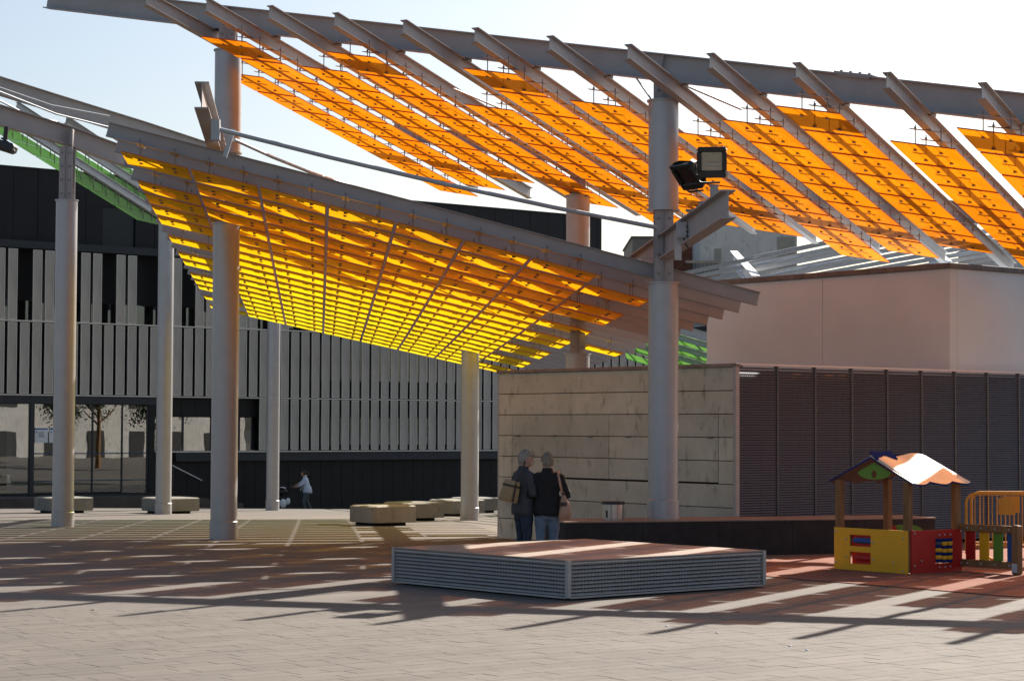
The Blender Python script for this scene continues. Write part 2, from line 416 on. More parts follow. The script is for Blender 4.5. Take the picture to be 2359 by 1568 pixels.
M['green'] = acrylic('green_sheet', (.20, .52, .07))
YEL = []
for k in range(10):
    t = k / 9.0
    if t < .45:
        q = t / .45; c = (.98, .46 + .12 * q, .003)
    else:
        q = (t - .45) / .55; c = (.98 - .12 * q, .58 + .05 * q, .003 + .01 * q)
    YEL.append(acrylic('yellow_sheet_%d' % k, c, .46 + .16 * max(0, t - .4) / .6, .26 - .14 * t, .15 + .09 * t, (.98 - .84 * t, .42 + .10 * t, .01 + .05 * t)))

# ------------------------------------------------------------------ ground
mb = MB()
ys = [-60, -20, 0, 10, 20, 30, 35, 37, 40, 45, 50, 55, 60, 64, 68]
for y0, y1 in zip(ys[:-1], ys[1:]):
    mb.poly([(-160, y0, gz(y0)), (160, y0, gz(y0)), (160, y1, gz(y1)), (-160, y1, gz(y1))], [(0, 1, 2, 3)])
ground = struct('plaza_ground', mb, M['ground'])
mb = MB()
mb.poly([(-160, 68, -.7392), (160, 68, -.7392), (160, 68.6, -.745), (-160, 68.6, -.745), (160, 71, -1.25), (-160, 71, -1.25), (3000, 71, -1.25), (3000, 5000, -1.25), (-3000, 5000, -1.25), (-3000, 71, -1.25), (-3000, -300, -1.25), (-160, -300, -1.25), (160, -300, -1.25), (3000, -300, -1.25)],
        [(0, 1, 2, 3), (3, 2, 4, 5), (9, 6, 7, 8), (10, 11, 5, 9), (12, 13, 6, 4)])
struct('street', mb, M['street'])
# pavers: courses .2 m wide along UU, random lengths and bond, each its own slab near the camera
PLEN = (.30, .40, .50, .60)
pms = {}
for l_ in PLEN:
    mb = MB(); mb.box((0, 0, .002), (l_ - .003, .197, .010), (UU, VV, Z), 0, .0025); pms[l_] = mb.mesh('paver'); pms[l_].materials.append(M['paver'])
cells = []
for b in range(-20, 160):
    a = -8.0 + rnd.uniform(0, .6)
    while a < 60:
        l_ = rnd.choice(PLEN); c = UU * (a + l_ / 2) + VV * (b * .2) + V(0, 12, 0); a += l_
        if 15.6 < c.y < 22.2 and abs(c.x) < c.y * .2458 + .35: cells.append((c, l_))
cells.sort(key=lambda c: c[0].y)
for c, l_ in cells[:290]:
    o = link('paver', pms[l_], ground, c + V(0, 0, .003 + rnd.uniform(-.001, .001)))
mb = MB()
for c, l_ in cells[290:]:
    mb.box(c + V(0, 0, .005 + rnd.uniform(-.001, .001)), (l_ - .003, .197, .010), (UU, VV, Z), 0, .0025)
o = part('pavers', mb, M['paver'], ground); o['kind'] = 'stuff'
mb = MB(); q = [V(-8, 15.2, .0015), V(8, 15.2, .0015), V(8, 22.6, .0015), V(-8, 22.6, .0015)]
mb.poly(q, [(0, 1, 2, 3)]); part('joint_sand', mb, M['joint'], ground)
# playground surface
edge = [(1700, 1318), (1755, 1327), (1858, 1336), (2061, 1352), (2310, 1373), (2420, 1378), (2700, 1395), (2900, 1330), (2700, 1268), (2300, 1262), (1800, 1285), (1720, 1300)]
pts = [atz(x, y, 0) for x, y in edge]
mb = MB(); mb.prism([V(p.x, p.y, .002) for p in pts], V(0, 0, .010)); struct('rubber_play_surface', mb, M['rubber'])

# ------------------------------------------------------------------ orange canopy
OT = V(-6.285, 35.373, 9.131); OS = V(1.138, -.712, -.255); OD = V(math.sin(.489), math.cos(.489), -.168)
osu = OS.normalized()
oc = thing('orange_canopy', V(2.35, 32.33, 0), 'high sloping steel canopy hung with orange translucent panels', 'canopy')
def opt(i, t): return OT + OS * i + OD * t
PD = .235
def obeam(name, t, i0, i1, lift, depth, stiff=()):
    mb = MB(); h = V(0, 0, PD + .05 + depth / 2 + lift)
    mb.ibeam([opt(i0, t) + h, opt(i1, t) + h], depth, .2, .014, .02)
    b = part(name, mb, M['steel'], oc)
    sd = osu.cross(Z).normalized()
    for k in stiff:
        m2 = MB(); m2.box(opt(k, t) + h, (.02, .18, depth - .05), (osu, sd, osu.cross(sd) * -1)); part('stiffener', m2, M['steel'], b)
    return b
mainb = obeam('main_beam', 2.0, -3.08, 14.2, 0, .42, (.226, 6.76))
obeam('rear_beam', 9.0, -.4, 13.6, 0, .34, (2.95,))
# splice plate with bolts on the main beam
mb = MB(); h = V(0, 0, PD + .05 + .42)
mb.box(opt(9.15, 2) + h + V(0, 0, .012), (.62, .2, .025), (osu, osu.cross(Z).normalized(), Z))
for k in range(4): mb.cyl(opt(8.98 + k * .11, 2) + h, opt(8.98 + k * .11, 2) + h + V(0, 0, .055), .022, 8)
mb.box(opt(9.15, 2) + h + V(0, 0, -.03) , (.5, .17, .02), (osu, osu.cross(Z).normalized(), Z))
part('splice_plate', mb, M['steel'], mainb)
for i in range(0, 14):
    mb = MB()
    mb.ibeam([opt(i, 0) + V(0, 0, PD / 2), opt(i, 11.76) + V(0, 0, PD / 2)], PD, .125, .009, .012)
    pu = part('purlin', mb, M['steel'], oc)
    mb = MB(); mb.box(opt(i, 2.0) + V(0, 0, PD + .025), (.14, .2, .05), (osu, osu.cross(Z).normalized(), Z)); part('pad', mb, M['rod'], pu)
OPITCH = 1.165; OW = 1.0; OL = 1.10; ODROP = .30; OT0 = .45
# panel mesh: sheet with a turned rim; translation only, so every panel shares it
def sheet(ax, ay, wx, wy, th=.02):
    mb = MB(); c = [ax * (sx * wx / 2) + ay * (sy * wy / 2) for sx, sy in ((-1, -1), (1, -1), (1, 1), (-1, 1))]
    vs = c + [p + V(0, 0, th) for p in c]
    mb.poly(vs, [(0, 3, 2, 1)]); mb.poly(vs, [(0, 1, 5, 4), (1, 2, 6, 5), (2, 3, 7, 6), (3, 0, 4, 7)], 1)
    return mb
odu = OD.normalized()
om = sheet(osu, odu, OW, OL).mesh('orange_panel'); om.materials.append(M['orange']); om.materials.append(M['orange_edge'])
def hanger(ax, gap, ln, rod_off):
    mb = MB(); sd = ax.cross(Z).normalized()
    mb.box(V(0, 0, gap), (ln, .09, .012), (ax, sd, ax.cross(sd) * -1), 0)
    for s_ in (-1, 1):
        b = ax * (s_ * rod_off)
        mb.cyl(b + V(0, 0, -.012), b + V(0, 0, gap + .07), .0085, 6, 1)
        mb.cyl(b + V(0, 0, gap + .01), b + V(0, 0, gap + .035), .018, 6, 1)
        mb.tube([b + V(0, 0, -.02), b + V(0, 0, .03)], [.033, .02], 8, 1)
    return mb
ohm = hanger(osu, ODROP - .006, .56, .20).mesh('hanger'); ohm.materials.append(M['steel']); ohm.materials.append(M['bolt'])
ostart = {-2: 1, -1: 0, 0: 2, 1: 0, 2: 1, 3: 0, 4: 2, 5: 0, 6: 1, 7: 2, 8: 1, 9: 0, 10: 1, 11: 0, 12: 2, 13: 0}
oend = {-2: 0, -1: 0, 0: 9, 1: 8, 2: 7, 3: 8, 4: 9, 5: 8, 6: 8, 7: 9, 8: 8, 9: 7, 10: 8, 11: 7, 12: 9, 13: 8}
for i in range(0, 14):
    for k in range(ostart[i], oend[i]):
        c = opt(i, OT0 + (k + .5) * OPITCH) - V(0, 0, ODROP)
        p = link('panel', om, oc, c)
        for q in (-.27, .27): link('hanger', ohm, p, c + odu * q)
# ties below the beam
for (p0, p1, r) in ((at(1466, 180, 32.6), at(1500, 229, 32.3), .014), (at(1576, 196, 32.2), at(1707, 252, 33.6), .018), (at(1045, 205, 36), at(1195, 268, 38), .018)):
    mb = MB(); mb.cyl(p0, p1, r, 8); part('brace_rod', mb, M['steel'], oc)

# ------------------------------------------------------------------ yellow canopy
Y0 = V(-4.8677, 31.2574, 5.8071); YI = V(1.0336, .1212, -.2521); YJ = V(-.1305, 1.4103, -.0506)
def ypt(i, j): return Y0 + YI * i + YJ * j + V(0, 0, -.0004 * i * i + .0016 * i * j + .0004 * j * j)
yc = thing('yellow_canopy', V(-1.5, 44, -.2), 'low curved steel canopy with rows of yellow translucent panels', 'canopy')
YG = .25; YPD = .22
NR = 19
ys_ = [-1, 0, -1, -1, -1, -1, 0, -1, 0, -1, -1, 0, -1, -1, -1, 0, -1, 0, -1]
ye_ = [6, 7, 6, 7, 7, 6, 7, 6, 8, 7, 6, 7, 7, 6, 7, 7, 6, 7, 7]
yhm = hanger(YI.normalized(), YG - .006, .22, .0, )
def yhanger():
    mb = MB(); ax = YI.normalized(); sd = YJ.normalized(); up = ax.cross(sd)
    mb.box(V(0, 0, YG - .006), (.11, .40, .012), (ax, sd, up), 0)
    for s_ in (-1, 1):
        b = sd * (s_ * .155)
        mb.cyl(b + V(0, 0, -.012), b + V(0, 0, YG + .07), .0085, 6, 1)
        mb.cyl(b + V(0, 0, YG + .004), b + V(0, 0, YG + .035), .018, 6, 1)
        mb.tube([b + V(0, 0, -.02), b + V(0, 0, .028)], [.034, .02], 8, 1)
    return mb
yhm = yhanger().mesh('hanger'); yhm.materials.append(M['steel']); yhm.materials.append(M['bolt'])
for j in range(NR):
    jj = j + .33
    mb = MB()
    iL, iR = -1.22, 8.5
    mb.ibeam([ypt(iL + (iR - iL) * k / 10.0, jj) + V(0, 0, YG + YPD / 2) for k in range(11)], YPD, .115, .008, .011)
    part('purlin', mb, M['steel'], yc)
    for i in range(ys_[j], ye_[j]):
        a = [ypt(i + .02, j), ypt(i + .972, j), ypt(i + .972, j + .80), ypt(i + .02, j + .80)]
        c = sum(a, V(0, 0, 0)) / 4
        mb = MB(); mb.poly([p for p in a] + [p + V(0, 0, .02) for p in a], [(0, 3, 2, 1)]); mb.poly([p for p in a] + [p + V(0, 0, .02) for p in a], [(0, 1, 5, 4), (1, 2, 6, 5), (2, 3, 7, 6), (3, 0, 4, 7)], 1)
        me = mb.mesh('yellow_panel', c)
        pz = link('panel', me, yc, c, [YEL[min(9, int(j / 18.0 * 9 + rnd.uniform(0, .9)))], M['amber_edge']])
        for q in (.26, .76):
            hp = ypt(i + q, jj); link('hanger', yhm, pz, hp)
ED = V(-YJ.x, -YJ.y, 0).normalized()       # towards the camera
def girder(px, py, d_front, d_back, ztop_fn, nm='girder'):
    A_ = V(px, py, 0)
    pts = []
    for d in (d_front, d_back):
        p = A_ + ED * ((py - d) / -ED.y); pts.append(V(p.x, p.y, ztop_fn(d)))
    mb = MB(); mb.ibeam(pts, .38, .20, .014, .02); return part(nm, mb, M['steel'], yc), pts
gA, gAp = girder(-5.09, 36.98, 28.9, 59.5, lambda d: 6.28 - .030 * (d - 31.3) + .19 + .02)
gB, gBp = girder(2.35, 32.33, 27.2, 58.5, lambda d: 4.56 - .026 * (d - 32.3) + .19)
# ----- tie pipes between the girder ends
ta = V(-4.42, 29.5, 6.05)
for (p0, p1, r) in ((at(500, 297, 29.6), at(1512, 524, 31.6), .033), (at(540, 322, 29.9), at(850, 440, 36.5), .026)):
    mid = (p0 + p1) / 2 + V(0, 0, -.06)
    mb = MB(); mb.tube([p0, p0.lerp(mid, .5) + V(0, 0, -.015), mid, mid.lerp(p1, .5) + V(0, 0, -.015), p1], r, 8); part('tie_pipe', mb, M['steel_blue'], yc)
mb = MB(); mb.box(at(497, 300, 29.6), (.12, .12, .30)); mb.box(at(528, 330, 29.8), (.06, .06, .42), (V(.95, 0, -.3), V(0, 1, 0), V(.3, 0, .95))); part('tie_bracket', mb, M['steel_blue'], gA)

# ------------------------------------------------------------------ columns
def column(x, y, z0, r, segs, label, hs=()):
    """segs: (z0, z1) drums; hs: (z0, z1) bolted H stubs between them"""
    t = thing('canopy_column', V(x, y, z0), label, 'column', 'silver round columns carrying the canopies')
    for (a, b) in segs:
        mb = MB(); mb.cyl(V(x, y, a), V(x, y, b), r, 40); s_ = part('drum', mb, M['column'], t)
        for zz in ((b,) if a <= z0 + .02 else (a, b)):
            m2 = MB(); m2.cyl(V(x, y, zz - .012), V(x, y, zz + .012), r + .025, 40); part('flange_ring', m2, M['column'], s_)
    m2 = MB(); m2.cyl(V(x, y, z0 - .02), V(x, y, z0 + .31), r + .014, 40); m2.tube([V(x, y, z0 + .31), V(x, y, z0 + .322)], [r + .014, r + .002], 40, smooth=False); part('base_collar', m2, M['column'], t)
    for (a, b) in hs:
        mb = MB(); hw = r * .62
        for s_ in (-1, 1): mb.box(V(x, y + s_ * hw, (a + b) / 2), (hw * 2, .02, b - a))
        mb.box(V(x, y, (a + b) / 2), (.016, hw * 2 - .02, b - a))
        for s_ in (-1, 1): mb.box(V(x + s_ * .022, y - hw - .02, (a + b) / 2), (.014, .022, b - a))
        h_ = part('connector', mb, M['steel'], t)
        m2 = MB()
        n_ = max(2, int((b - a) / .28))
        for k in range(n_):
            zz = a + .14 + (b - a - .28) * k / max(1, n_ - 1)
            for s_ in (-1, 1): m2.cyl(V(x + s_ * hw * .6, y - hw - .04, zz), V(x + s_ * hw * .6, y - hw, zz), .02, 8)
        part('bolts', m2, M['bolt'], h_)
    return t
column(-5.09, 36.98, gz(36.98), .235, ((gz(36.98), 5.55), (6.81, 8.65)), 'tall silver column second from the left foreground, its top under the orange panels', ((5.55, 6.81), (8.65, 9.06)))
column(2.35, 32.33, .53, .235, ((.53, 4.196), (5.334, 7.04)), 'tall silver column standing on the black low wall beside the floodlights', ((4.196, 5.334), (7.04, 7.40)))
column(1.30, 41.2, gz(41.2), .235, ((gz(41.2), 3.4), (4.55, 6.54)), 'silver column rising behind the concrete kiosk wall', ((3.4, 4.55), (6.54, 7.3)))
cC = atz(147, 1214, gz(45)); column(-9.66, 45.0, gz(45), .23, ((gz(45), 6.82),), 'leftmost silver column with a bolted grey steel head', ((6.82, 7.98),))
column(-7.55, 66, gz(66), .203, ((gz(66), 5.3),), 'slim distant silver column beside the woman with the pushchair')
column(-1.06, 53, gz(53), .226, ((gz(53), 3.9),), 'silver column behind the concrete benches at the corner of the kiosk')
column(-9.83, 59, gz(59), .222, ((gz(59), 8.1),), 'silver column behind the chamfered bench near the glass entrance')

# ------------------------------------------------------------------ left girder of the next bay with spotlight, green canopy
lg = thing('grey_canopy_frame', V(-9.66, 45, 8), 'grey steel girder resting on the leftmost column', 'steel frame')
mb = MB(); mb.ibeam([at(-60, 248, 43.3), at(152, 312, 45), at(300, 366, 46.2)], .42, .2, .014, .02); gl = part('girder', mb, M['steel'], lg)
mb = MB(); mb.box(at(168, 318, 44.95) , (.03, .19, .37)); part('stiffener', mb, M['steel'], gl)
for (p0, p1) in ((at(-20, 204, 44), at(270, 298, 47)), (at(-20, 222, 44), at(135, 282, 46)), (at(-20, 196, 45), at(252, 268, 47))):
    mb = MB(); mb.tube([p0, (p0 + p1) / 2 + V(0, 0, -.1), p1], .022, 8); part('cable', mb, M['steel_blue'], lg)
mb = MB(); mb.cyl(at(15, 292, 41), at(12, 322, 41), .05, 8); mb.tube([at(3, 318, 41), at(22, 330, 40.9), at(33, 350, 40.9)], .02, 6); mb.box(at(6, 336, 41), (.52, .36, .2), (V(.95, 0, -.3), V(0, 1, 0), V(.3, 0, .95)), 0, .05)
solo('spotlight', mb, M['black'], 'black spotlight hanging under the grey girder at the left edge', 'spotlight', at(6, 336, 41))

gc = thing('green_canopy', V(-12, 60, 0), 'sloping canopy with green translucent panels behind the leftmost column', 'canopy')
mb = MB(); mb.ibeam([at(-60, 180, 57), at(120, 236, 59), at(330, 300, 62), at(520, 362, 65)], .5, .22, .014, .02); part('main_beam', mb, M['steel'], gc)
GD = V(math.sin(.489), math.cos(.489), -.30)
gtip = at(38, 243, 58); gst = (at(152, 276, 60) - gtip)
for k in range(-1, 6):
    p0 = gtip + gst * k
    mb = MB(); mb.ibeam([p0, p0 + GD * 14], .22, .12, .009, .012); part('purlin', mb, M['steel_blue'], gc)
    for q in range(0, (6, 6, 6, 5, 4, 4, 4)[k + 1]):
        c = p0 + GD * (1.9 + q * 1.17) - V(0, 0, .40)
        pn = link('panel', sheet(gst.normalized(), GD.normalized(), gst.length * .72, 1.12).mesh('green_panel'), gc, c, [M['green'], M['green']])
        m2 = MB()
        for e in (-.3, .3):
            for s_ in (-.22, .22):
                b = c + GD.normalized() * e + gst.normalized() * s_; m2.cyl(b, b + V(0, 0, .33), .012, 6)
        part('hanger', m2, M['bolt'], pn)['kind'] = 'stuff'

# far canopy right of the yellow one
g2 = thing('far_green_canopy', at(1560, 800, 66), 'small distant green panel canopy seen between the kiosk and the pale block', 'canopy')
for k in range(4):
    a = at(1440, 722 + k * 24, 64 + k * 1.5); b = at(1700, 798 + k * 24, 66 + k * 1.5)
    mb = MB(); mb.ibeam([a, b], .30, .14, .01, .014); part('purlin', mb, M['steel_blue'], g2)
    for q in range(3):
        f0, f1 = .02 + q * .33, .32 + q * .33
        p0 = a.lerp(b, f0) - V(0, 0, .45); p1 = a.lerp(b, f1) - V(0, 0, .45); dy = V(0, 2.0, .30)
        c = (p0 + p1 + dy) / 2
        mb = MB(); mb.poly([p0, p1, p1 + dy, p0 + dy], [(0, 3, 2, 1)]); mb.poly([p0, p1, p1 + V(0, 0, .02), p0 + V(0, 0, .02)], [(0, 1, 2, 3)])
        link('panel', mb.mesh('green_panel', c), g2, c, M['green'])

# grey slatted canopy behind the pale block
wc = thing('grey_slat_canopy', V(14, 55, 0), 'pale grey steel slatted canopy showing above the pale block', 'canopy')
WD = V(-.256, .967, 0).normalized()
for k in range(15):
    x0 = 18.7 + k * .72
    a = V(x0 - .256 * 42, 42, 6.05); b = V(x0 - .256 * 92, 92, 6.05)
    mb = MB(); mb.ibeam([a, b], .095, .05, .012, .012); part('slat_beam', mb, M['steel_blue'], wc)
mb = MB(); mb.ibeam([at(1690, 592, 58), at(1742, 652, 48)], .35, .2, .014, .02); part('cross_beam', mb, M['poster'], wc)  # white colour stands in for sunlight on the grey beam's flange
mb = MB(); mb.ibeam([at(2120, 560, 56), at(2185, 622, 47)], .35, .2, .014, .02); part('cross_beam', mb, M['poster'], wc)  # same sunlit look put into the colour
for (a, b) in ((at(1735, 592, 50), at(1890, 560, 49)), (at(1745, 612, 49.5), at(1965, 570, 48.5)), (at(1752, 640, 48), at(2020, 585, 47))):
    mb = MB(); mb.cyl(a, b, .035, 8); part('brace_rod', mb, M['steel_blue'], wc)

# ------------------------------------------------------------------ concrete kiosk with louvred flank
KL = V(-.239, 38.2, 0); KC = V(3.59, 33.35, 0)
kv = (KL - KC).normalized(); ku = V(kv.y, -kv.x, 0); KW = (KL - KC).length; KT = 2.99
kn = -ku                                     # outward normal of the concrete front (towards the camera, left)
kiosk = thing('concrete_kiosk', V(2, 38, 0), 'low concrete kiosk with board-marked panels and a dark louvred side', 'kiosk')
def kp(a, z, o=0.0): return KC + kv * a + V(0, 0, z) + kn * o
zb = -.35
mb = MB(); q = [KC - kn * .1 + kv * .02, KC - kn * .1 + kv * (KW - .02), KC - kn * 13 + kv * (KW - .02), KC - kn * 13 + kv * .12, KC - kn * .1 + kv * .12]
mb.prism([KC + ku * .06 + kv * .1, KC + ku * 13 + kv * .1, KC + ku * 13 + kv * (KW - .02), KC + ku * .06 + kv * (KW - .02)][::1], V(0, 0, 1)); 
mb = MB(); c0 = KC + ku * 6.53 + kv * (KW / 2 + .05)
mb.box(c0 + V(0, 0, (KT - .1 + zb) / 2), (12.9, KW - .14, KT - .1 - zb), (ku, kv, Z)); part('core', mb, M['louvre_dark'], kiosk)
ch = .376
rows = [KT - .06 - ch * k for k in range(9)]
def kpanel(a0, a1, z0, z1, out=.0, name='concrete_panel'):
    g = .006
    mb = MB(); mb.box(KC + kv * ((a0 + a1) / 2) + V(0, 0, (z0 + z1) / 2) + ku * (.03 - out), (.06, a1 - a0 - 2 * g, z1 - z0 - 2 * g), (ku, kv, Z), 0, .004)
    return part(name, mb, M['concrete'], kiosk)
dA0, dA1, dAm = KW * (1 - (1908 - 190) / 1755.), KW * (1 - (293 - 190) / 1755.), 0
def a_of(px):
    """position along the front wall of photo column px"""
    r = (px - PW / 2) / PF
    return (KC.x - r * KC.y) / (r * kv.y - kv.x)
cx4 = lambda c: 1094.5 + c * .2939
d0, d1, dm = a_of(cx4(1908)), a_of(cx4(293)), a_of(cx4(1052))
for k in range(8):
    z1, z0 = rows[k], rows[k + 1]
    if k == 7: z0 = -.12
    if k in (2, 3, 4):
        kpanel(.04, d0, z0, z1); kpanel(d1, KW, z0, z1)
        zz0 = z0 + (.02 if k == 4 else 0)
        kpanel(d0 + .004, dm, zz0, z1, .004, 'hatch_panel'); kpanel(dm, d1 - .004, zz0, z1, .004, 'hatch_panel')
    else: kpanel(.04, KW, z0, z1)
for c in (340, 620, 905, 1205, 1845):
    mb = MB(); p = kp(a_of(cx4(c)), rows[3] , .012); mb.box(p, (.02, .13, .03), (ku, kv, Z), 0, .006); mb.tube([p + kn * .012 - kv * .065, p + kn * .012 + kv * .065], .012, 8); part('hinge', mb, M['bolt'], kiosk)
# rivets round the hatch
mb = MB()
for k in range(24):
    a = d0 + .06 + (d1 - d0 - .12) * k / 23.
    for zz in (rows[2] - .05, rows[3] + .05, rows[3] - .05, rows[4] + .04, rows[5] + .07):
        if rnd.random() < .8: mb.cyl(kp(a, zz, 0), kp(a, zz, .007), .007, 6)
o = part('rivets', mb, M['bolt'], kiosk); o['kind'] = 'stuff'
mb = MB(); mb.box(KC + kv * (KW / 2 - .01) + ku * .04 + V(0, 0, KT - .03), (.16, KW + .06, .06), (ku, kv, Z), 0, .008); part('coping', mb, M['coping'], kiosk)
mb = MB(); mb.box(KC + kv * (KW + .012) + ku * .06 + V(0, 0, (KT - .07) / 2 - .1), (.12, .022, KT + .1), (ku, kv, Z)); part('edge_trim', mb, M['frame'], kiosk)
mb = MB(); mb.box(KC + ku * .0 - kv * .0 + V(0, 0, (KT - .01) / 2 - .1), (.075, .075, KT + .19), (ku, kv, Z)); part('corner_post', mb, M['frame'], kiosk)
# louvred side
PWID = .885; sp = .0405
slat_me = None
def slat_mesh(L):
    mb = MB(); ax = ku; dn = (-kv * .6 - Z * .8).normalized(); nrm = ax.cross(dn)
    mb.box((0, 0, 0), (L, .035, .004), (ax, dn, nrm)); me = mb.mesh('slat'); me.materials.append(M['louvre']); return me
sm = slat_mesh(PWID - .05)
stuff = MB(); fins = MB(); nsl = 0
for p in range(13):
    a0 = .04 + p * PWID
    mb = MB(); mb.box(KC + ku * (a0 + PWID) + kv * .012 + V(0, 0, KT / 2 - .1), (.034, .07, KT + .14), (ku, kv, Z)); part('mullion', mb, M['mullion'], kiosk)
    n_ = int((KT - .06) / sp)
    for k in range(n_):
        c = KC + ku * (a0 + PWID / 2) - kv * .004 + V(0, 0, .04 + k * sp)
        if nsl < 295 and p < 5 and k > 10: link('slat', sm, kiosk, c); nsl += 1
        else: stuff.box(c, (PWID - .05, .035, .004), (ku, (-kv * .6 - Z * .8).normalized(), ku.cross((-kv * .6 - Z * .8).normalized())))
    for k in range(1, 18): fins.box(KC + ku * (a0 + .02 + k * .0485) + kv * .024 + V(0, 0, KT / 2 - .04), (.004, .02, KT - .18), (ku, kv, Z))
o = part('lower_slats', stuff, M['louvre'], kiosk); o['kind'] = 'stuff'
o = part('louvre_fins', fins, M['louvre'], kiosk); o['kind'] = 'stuff'
mb = MB(); mb.box(KC + ku * 6.2 + V(0, 0, KT - .015), (12.3, .1, .03), (ku, kv, Z)); part('louvre_cap', mb, M['poster'], kiosk)

# pale block above it
W1 = KC + ku * 5.41 + kv * .15
blk = thing('pale_block', V(9, 39, 2.9), 'plain pale rendered block rising behind the louvred wall', 'building')
BH = 4.79
for (a0, a1) in ((0, 3.05), (3.06, 6.2)):
    mb = MB(); mb.box(W1 + kv * ((a0 + a1) / 2) + ku * .1 + V(0, 0, (2.8 + BH) / 2), (.2, a1 - a0, BH - 2.8), (ku, kv, Z)); part('wall_panel', mb, M['white'], blk)
mb = MB(); mb.box(W1 + ku * 6.105 + kv * .1 + V(0, 0, (2.8 + BH) / 2), (11.8, .2, BH - 2.8), (ku, kv, Z)); part('wall_panel', mb, M['white'], blk)
mb = MB(); mb.box(W1 + ku * 5.9 + kv * 3.3 + V(0, 0, (2.8 + BH) / 2 - .06), (11.3, 5.7, BH - 2.85), (ku, kv, Z)); part('core', mb, M['white'], blk)
mb = MB(); mb.box(W1 + ku * .1 + kv * 3.09 + V(0, 0, BH + .05), (.3, 6.3, .1), (ku, kv, Z), 0, .012); mb.box(W1 + ku * 6.15 + kv * .1 + V(0, 0, BH + .052), (11.9, .3, .1), (ku, kv, Z), 0, .012); part('coping', mb, M['white2'], blk)

# ------------------------------------------------------------------ black low wall in front of the kiosk
f0, f1 = V(.80, 31.2, 0), V(6.75, 33.28, 0); fd = (f1 - f0).normalized(); fb = V(-fd.y, fd.x, 0)
lw = thing('low_black_wall', V(3.5, 32.3, 0), 'long low black stone wall with brown top in front of the kiosk', 'low wall')
mb = MB(); L_ = (f1 - f0).length
n_ = 5
for k in range(n_):
    m2 = MB(); m2.box(f0 + fd * (L_ * (k + .5) / n_) + fb * .5 + V(0, 0, .23), (L_ / n_ - .006, 1.0, .62), (fd, fb, Z), 0, .008); part('block', m2, M['black_stone'], lw)
mb = MB(); mb.box(f0 + fd * (L_ / 2) + fb * .5 + V(0, 0, .536), (L_ + .02, 1.02, .024), (fd, fb, Z), 0, .005); part('top_slab', mb, M['deck'], lw)

# waste bin
b0 = V(1.555, 31.98, .548)
bn = thing('waste_bin', b0, 'round brushed steel waste bin with a black bag on the low wall', 'bin')
mb = MB(); mb.tube([b0, b0 + V(0, 0, .245)], [.165, .172], 28); part('drum', mb, M['chrome'], bn)
mb = MB(); mb.tube([b0 + V(0, 0, .235), b0 + V(0, 0, .262), b0 + V(0, 0, .278)], [.182, .185, .17], 28); part('bag_rim', mb, M['black'], bn)
mb = MB(); mb.box(b0 + V(-.10, -.136, .09), (.03, .008, .11), (V(.8, -.6, 0), V(.6, .8, 0), Z)); part('slot_plate', mb, M['black'], bn)

# ------------------------------------------------------------------ raised square platform with grille sides
pN, pLf, pRt = atz(1308.6, 1383.5, 0), atz(905.6, 1344, 0), atz(1751, 1353.8, 0)
pa = (pLf - pN).normalized(); pb = V(pa.y, -pa.x, 0); side = 3.27
PHt = .455
plat = thing('seating_platform', pN + (pa + pb) * side / 2, 'square low platform with orange-brown top and grey grille sides', 'platform')
def pf(a, b, z): return pN + pa * a + pb * b + V(0, 0, z)
mb = MB(); mb.box(pf(side / 2, side / 2, .21), (side - .36, side - .36, .40), (pb, pa, Z)); part('core', mb, M['louvre_dark'], plat)
mb = MB(); mb.box(pf(side / 2, side / 2, PHt - .012), (side - .02, side - .02, .024), (pb, pa, Z), 0, .006); part('top_sheet', mb, M['deck'], plat)
for (a, b) in ((0, 0), (side, 0), (0, side), (side, side)):
    mb = MB(); mb.box(pf(a + (.02 if a == 0 else -.02), b + (.02 if b == 0 else -.02), PHt / 2 + .012), (.05, .05, PHt - .03), (pb, pa, Z), 0, .004); part('corner_post', mb, M['frame'], plat)
for (da, db, nm) in ((pa, pb, 0), (pb, pa, 1)):
    for far in (0, 1):
        base = pN + db * (side * far + (.02 if not far else -.02)) + da * (side / 2)
        out = -db if not far else db
        for zz, hh in ((PHt - .038, .022), (.03, .022)):
            mb = MB(); mb.box(base + V(0, 0, zz), (side - .1, .036, hh), (da, db, Z), 0, .004); part('side_rail', mb, M['frame'], plat)
        for k in range(9):
            zz = .062 + k * .0435
            dn = (out * .75 - Z * .66).normalized()
            mb = MB(); mb.box(base + V(0, 0, zz), (side - .1, .034, .007), (da, dn, da.cross(dn))); part('slat', mb, M['grille'], plat)
        mb = MB()
        for k in range(1, 62): mb.box(base - out * .02 + da * (-side / 2 + k * .052) + V(0, 0, .23), (.005, .03, .36), (da, db, Z))
        o = part('grille_bars', mb, M['grille'], plat); o['kind'] = 'stuff'

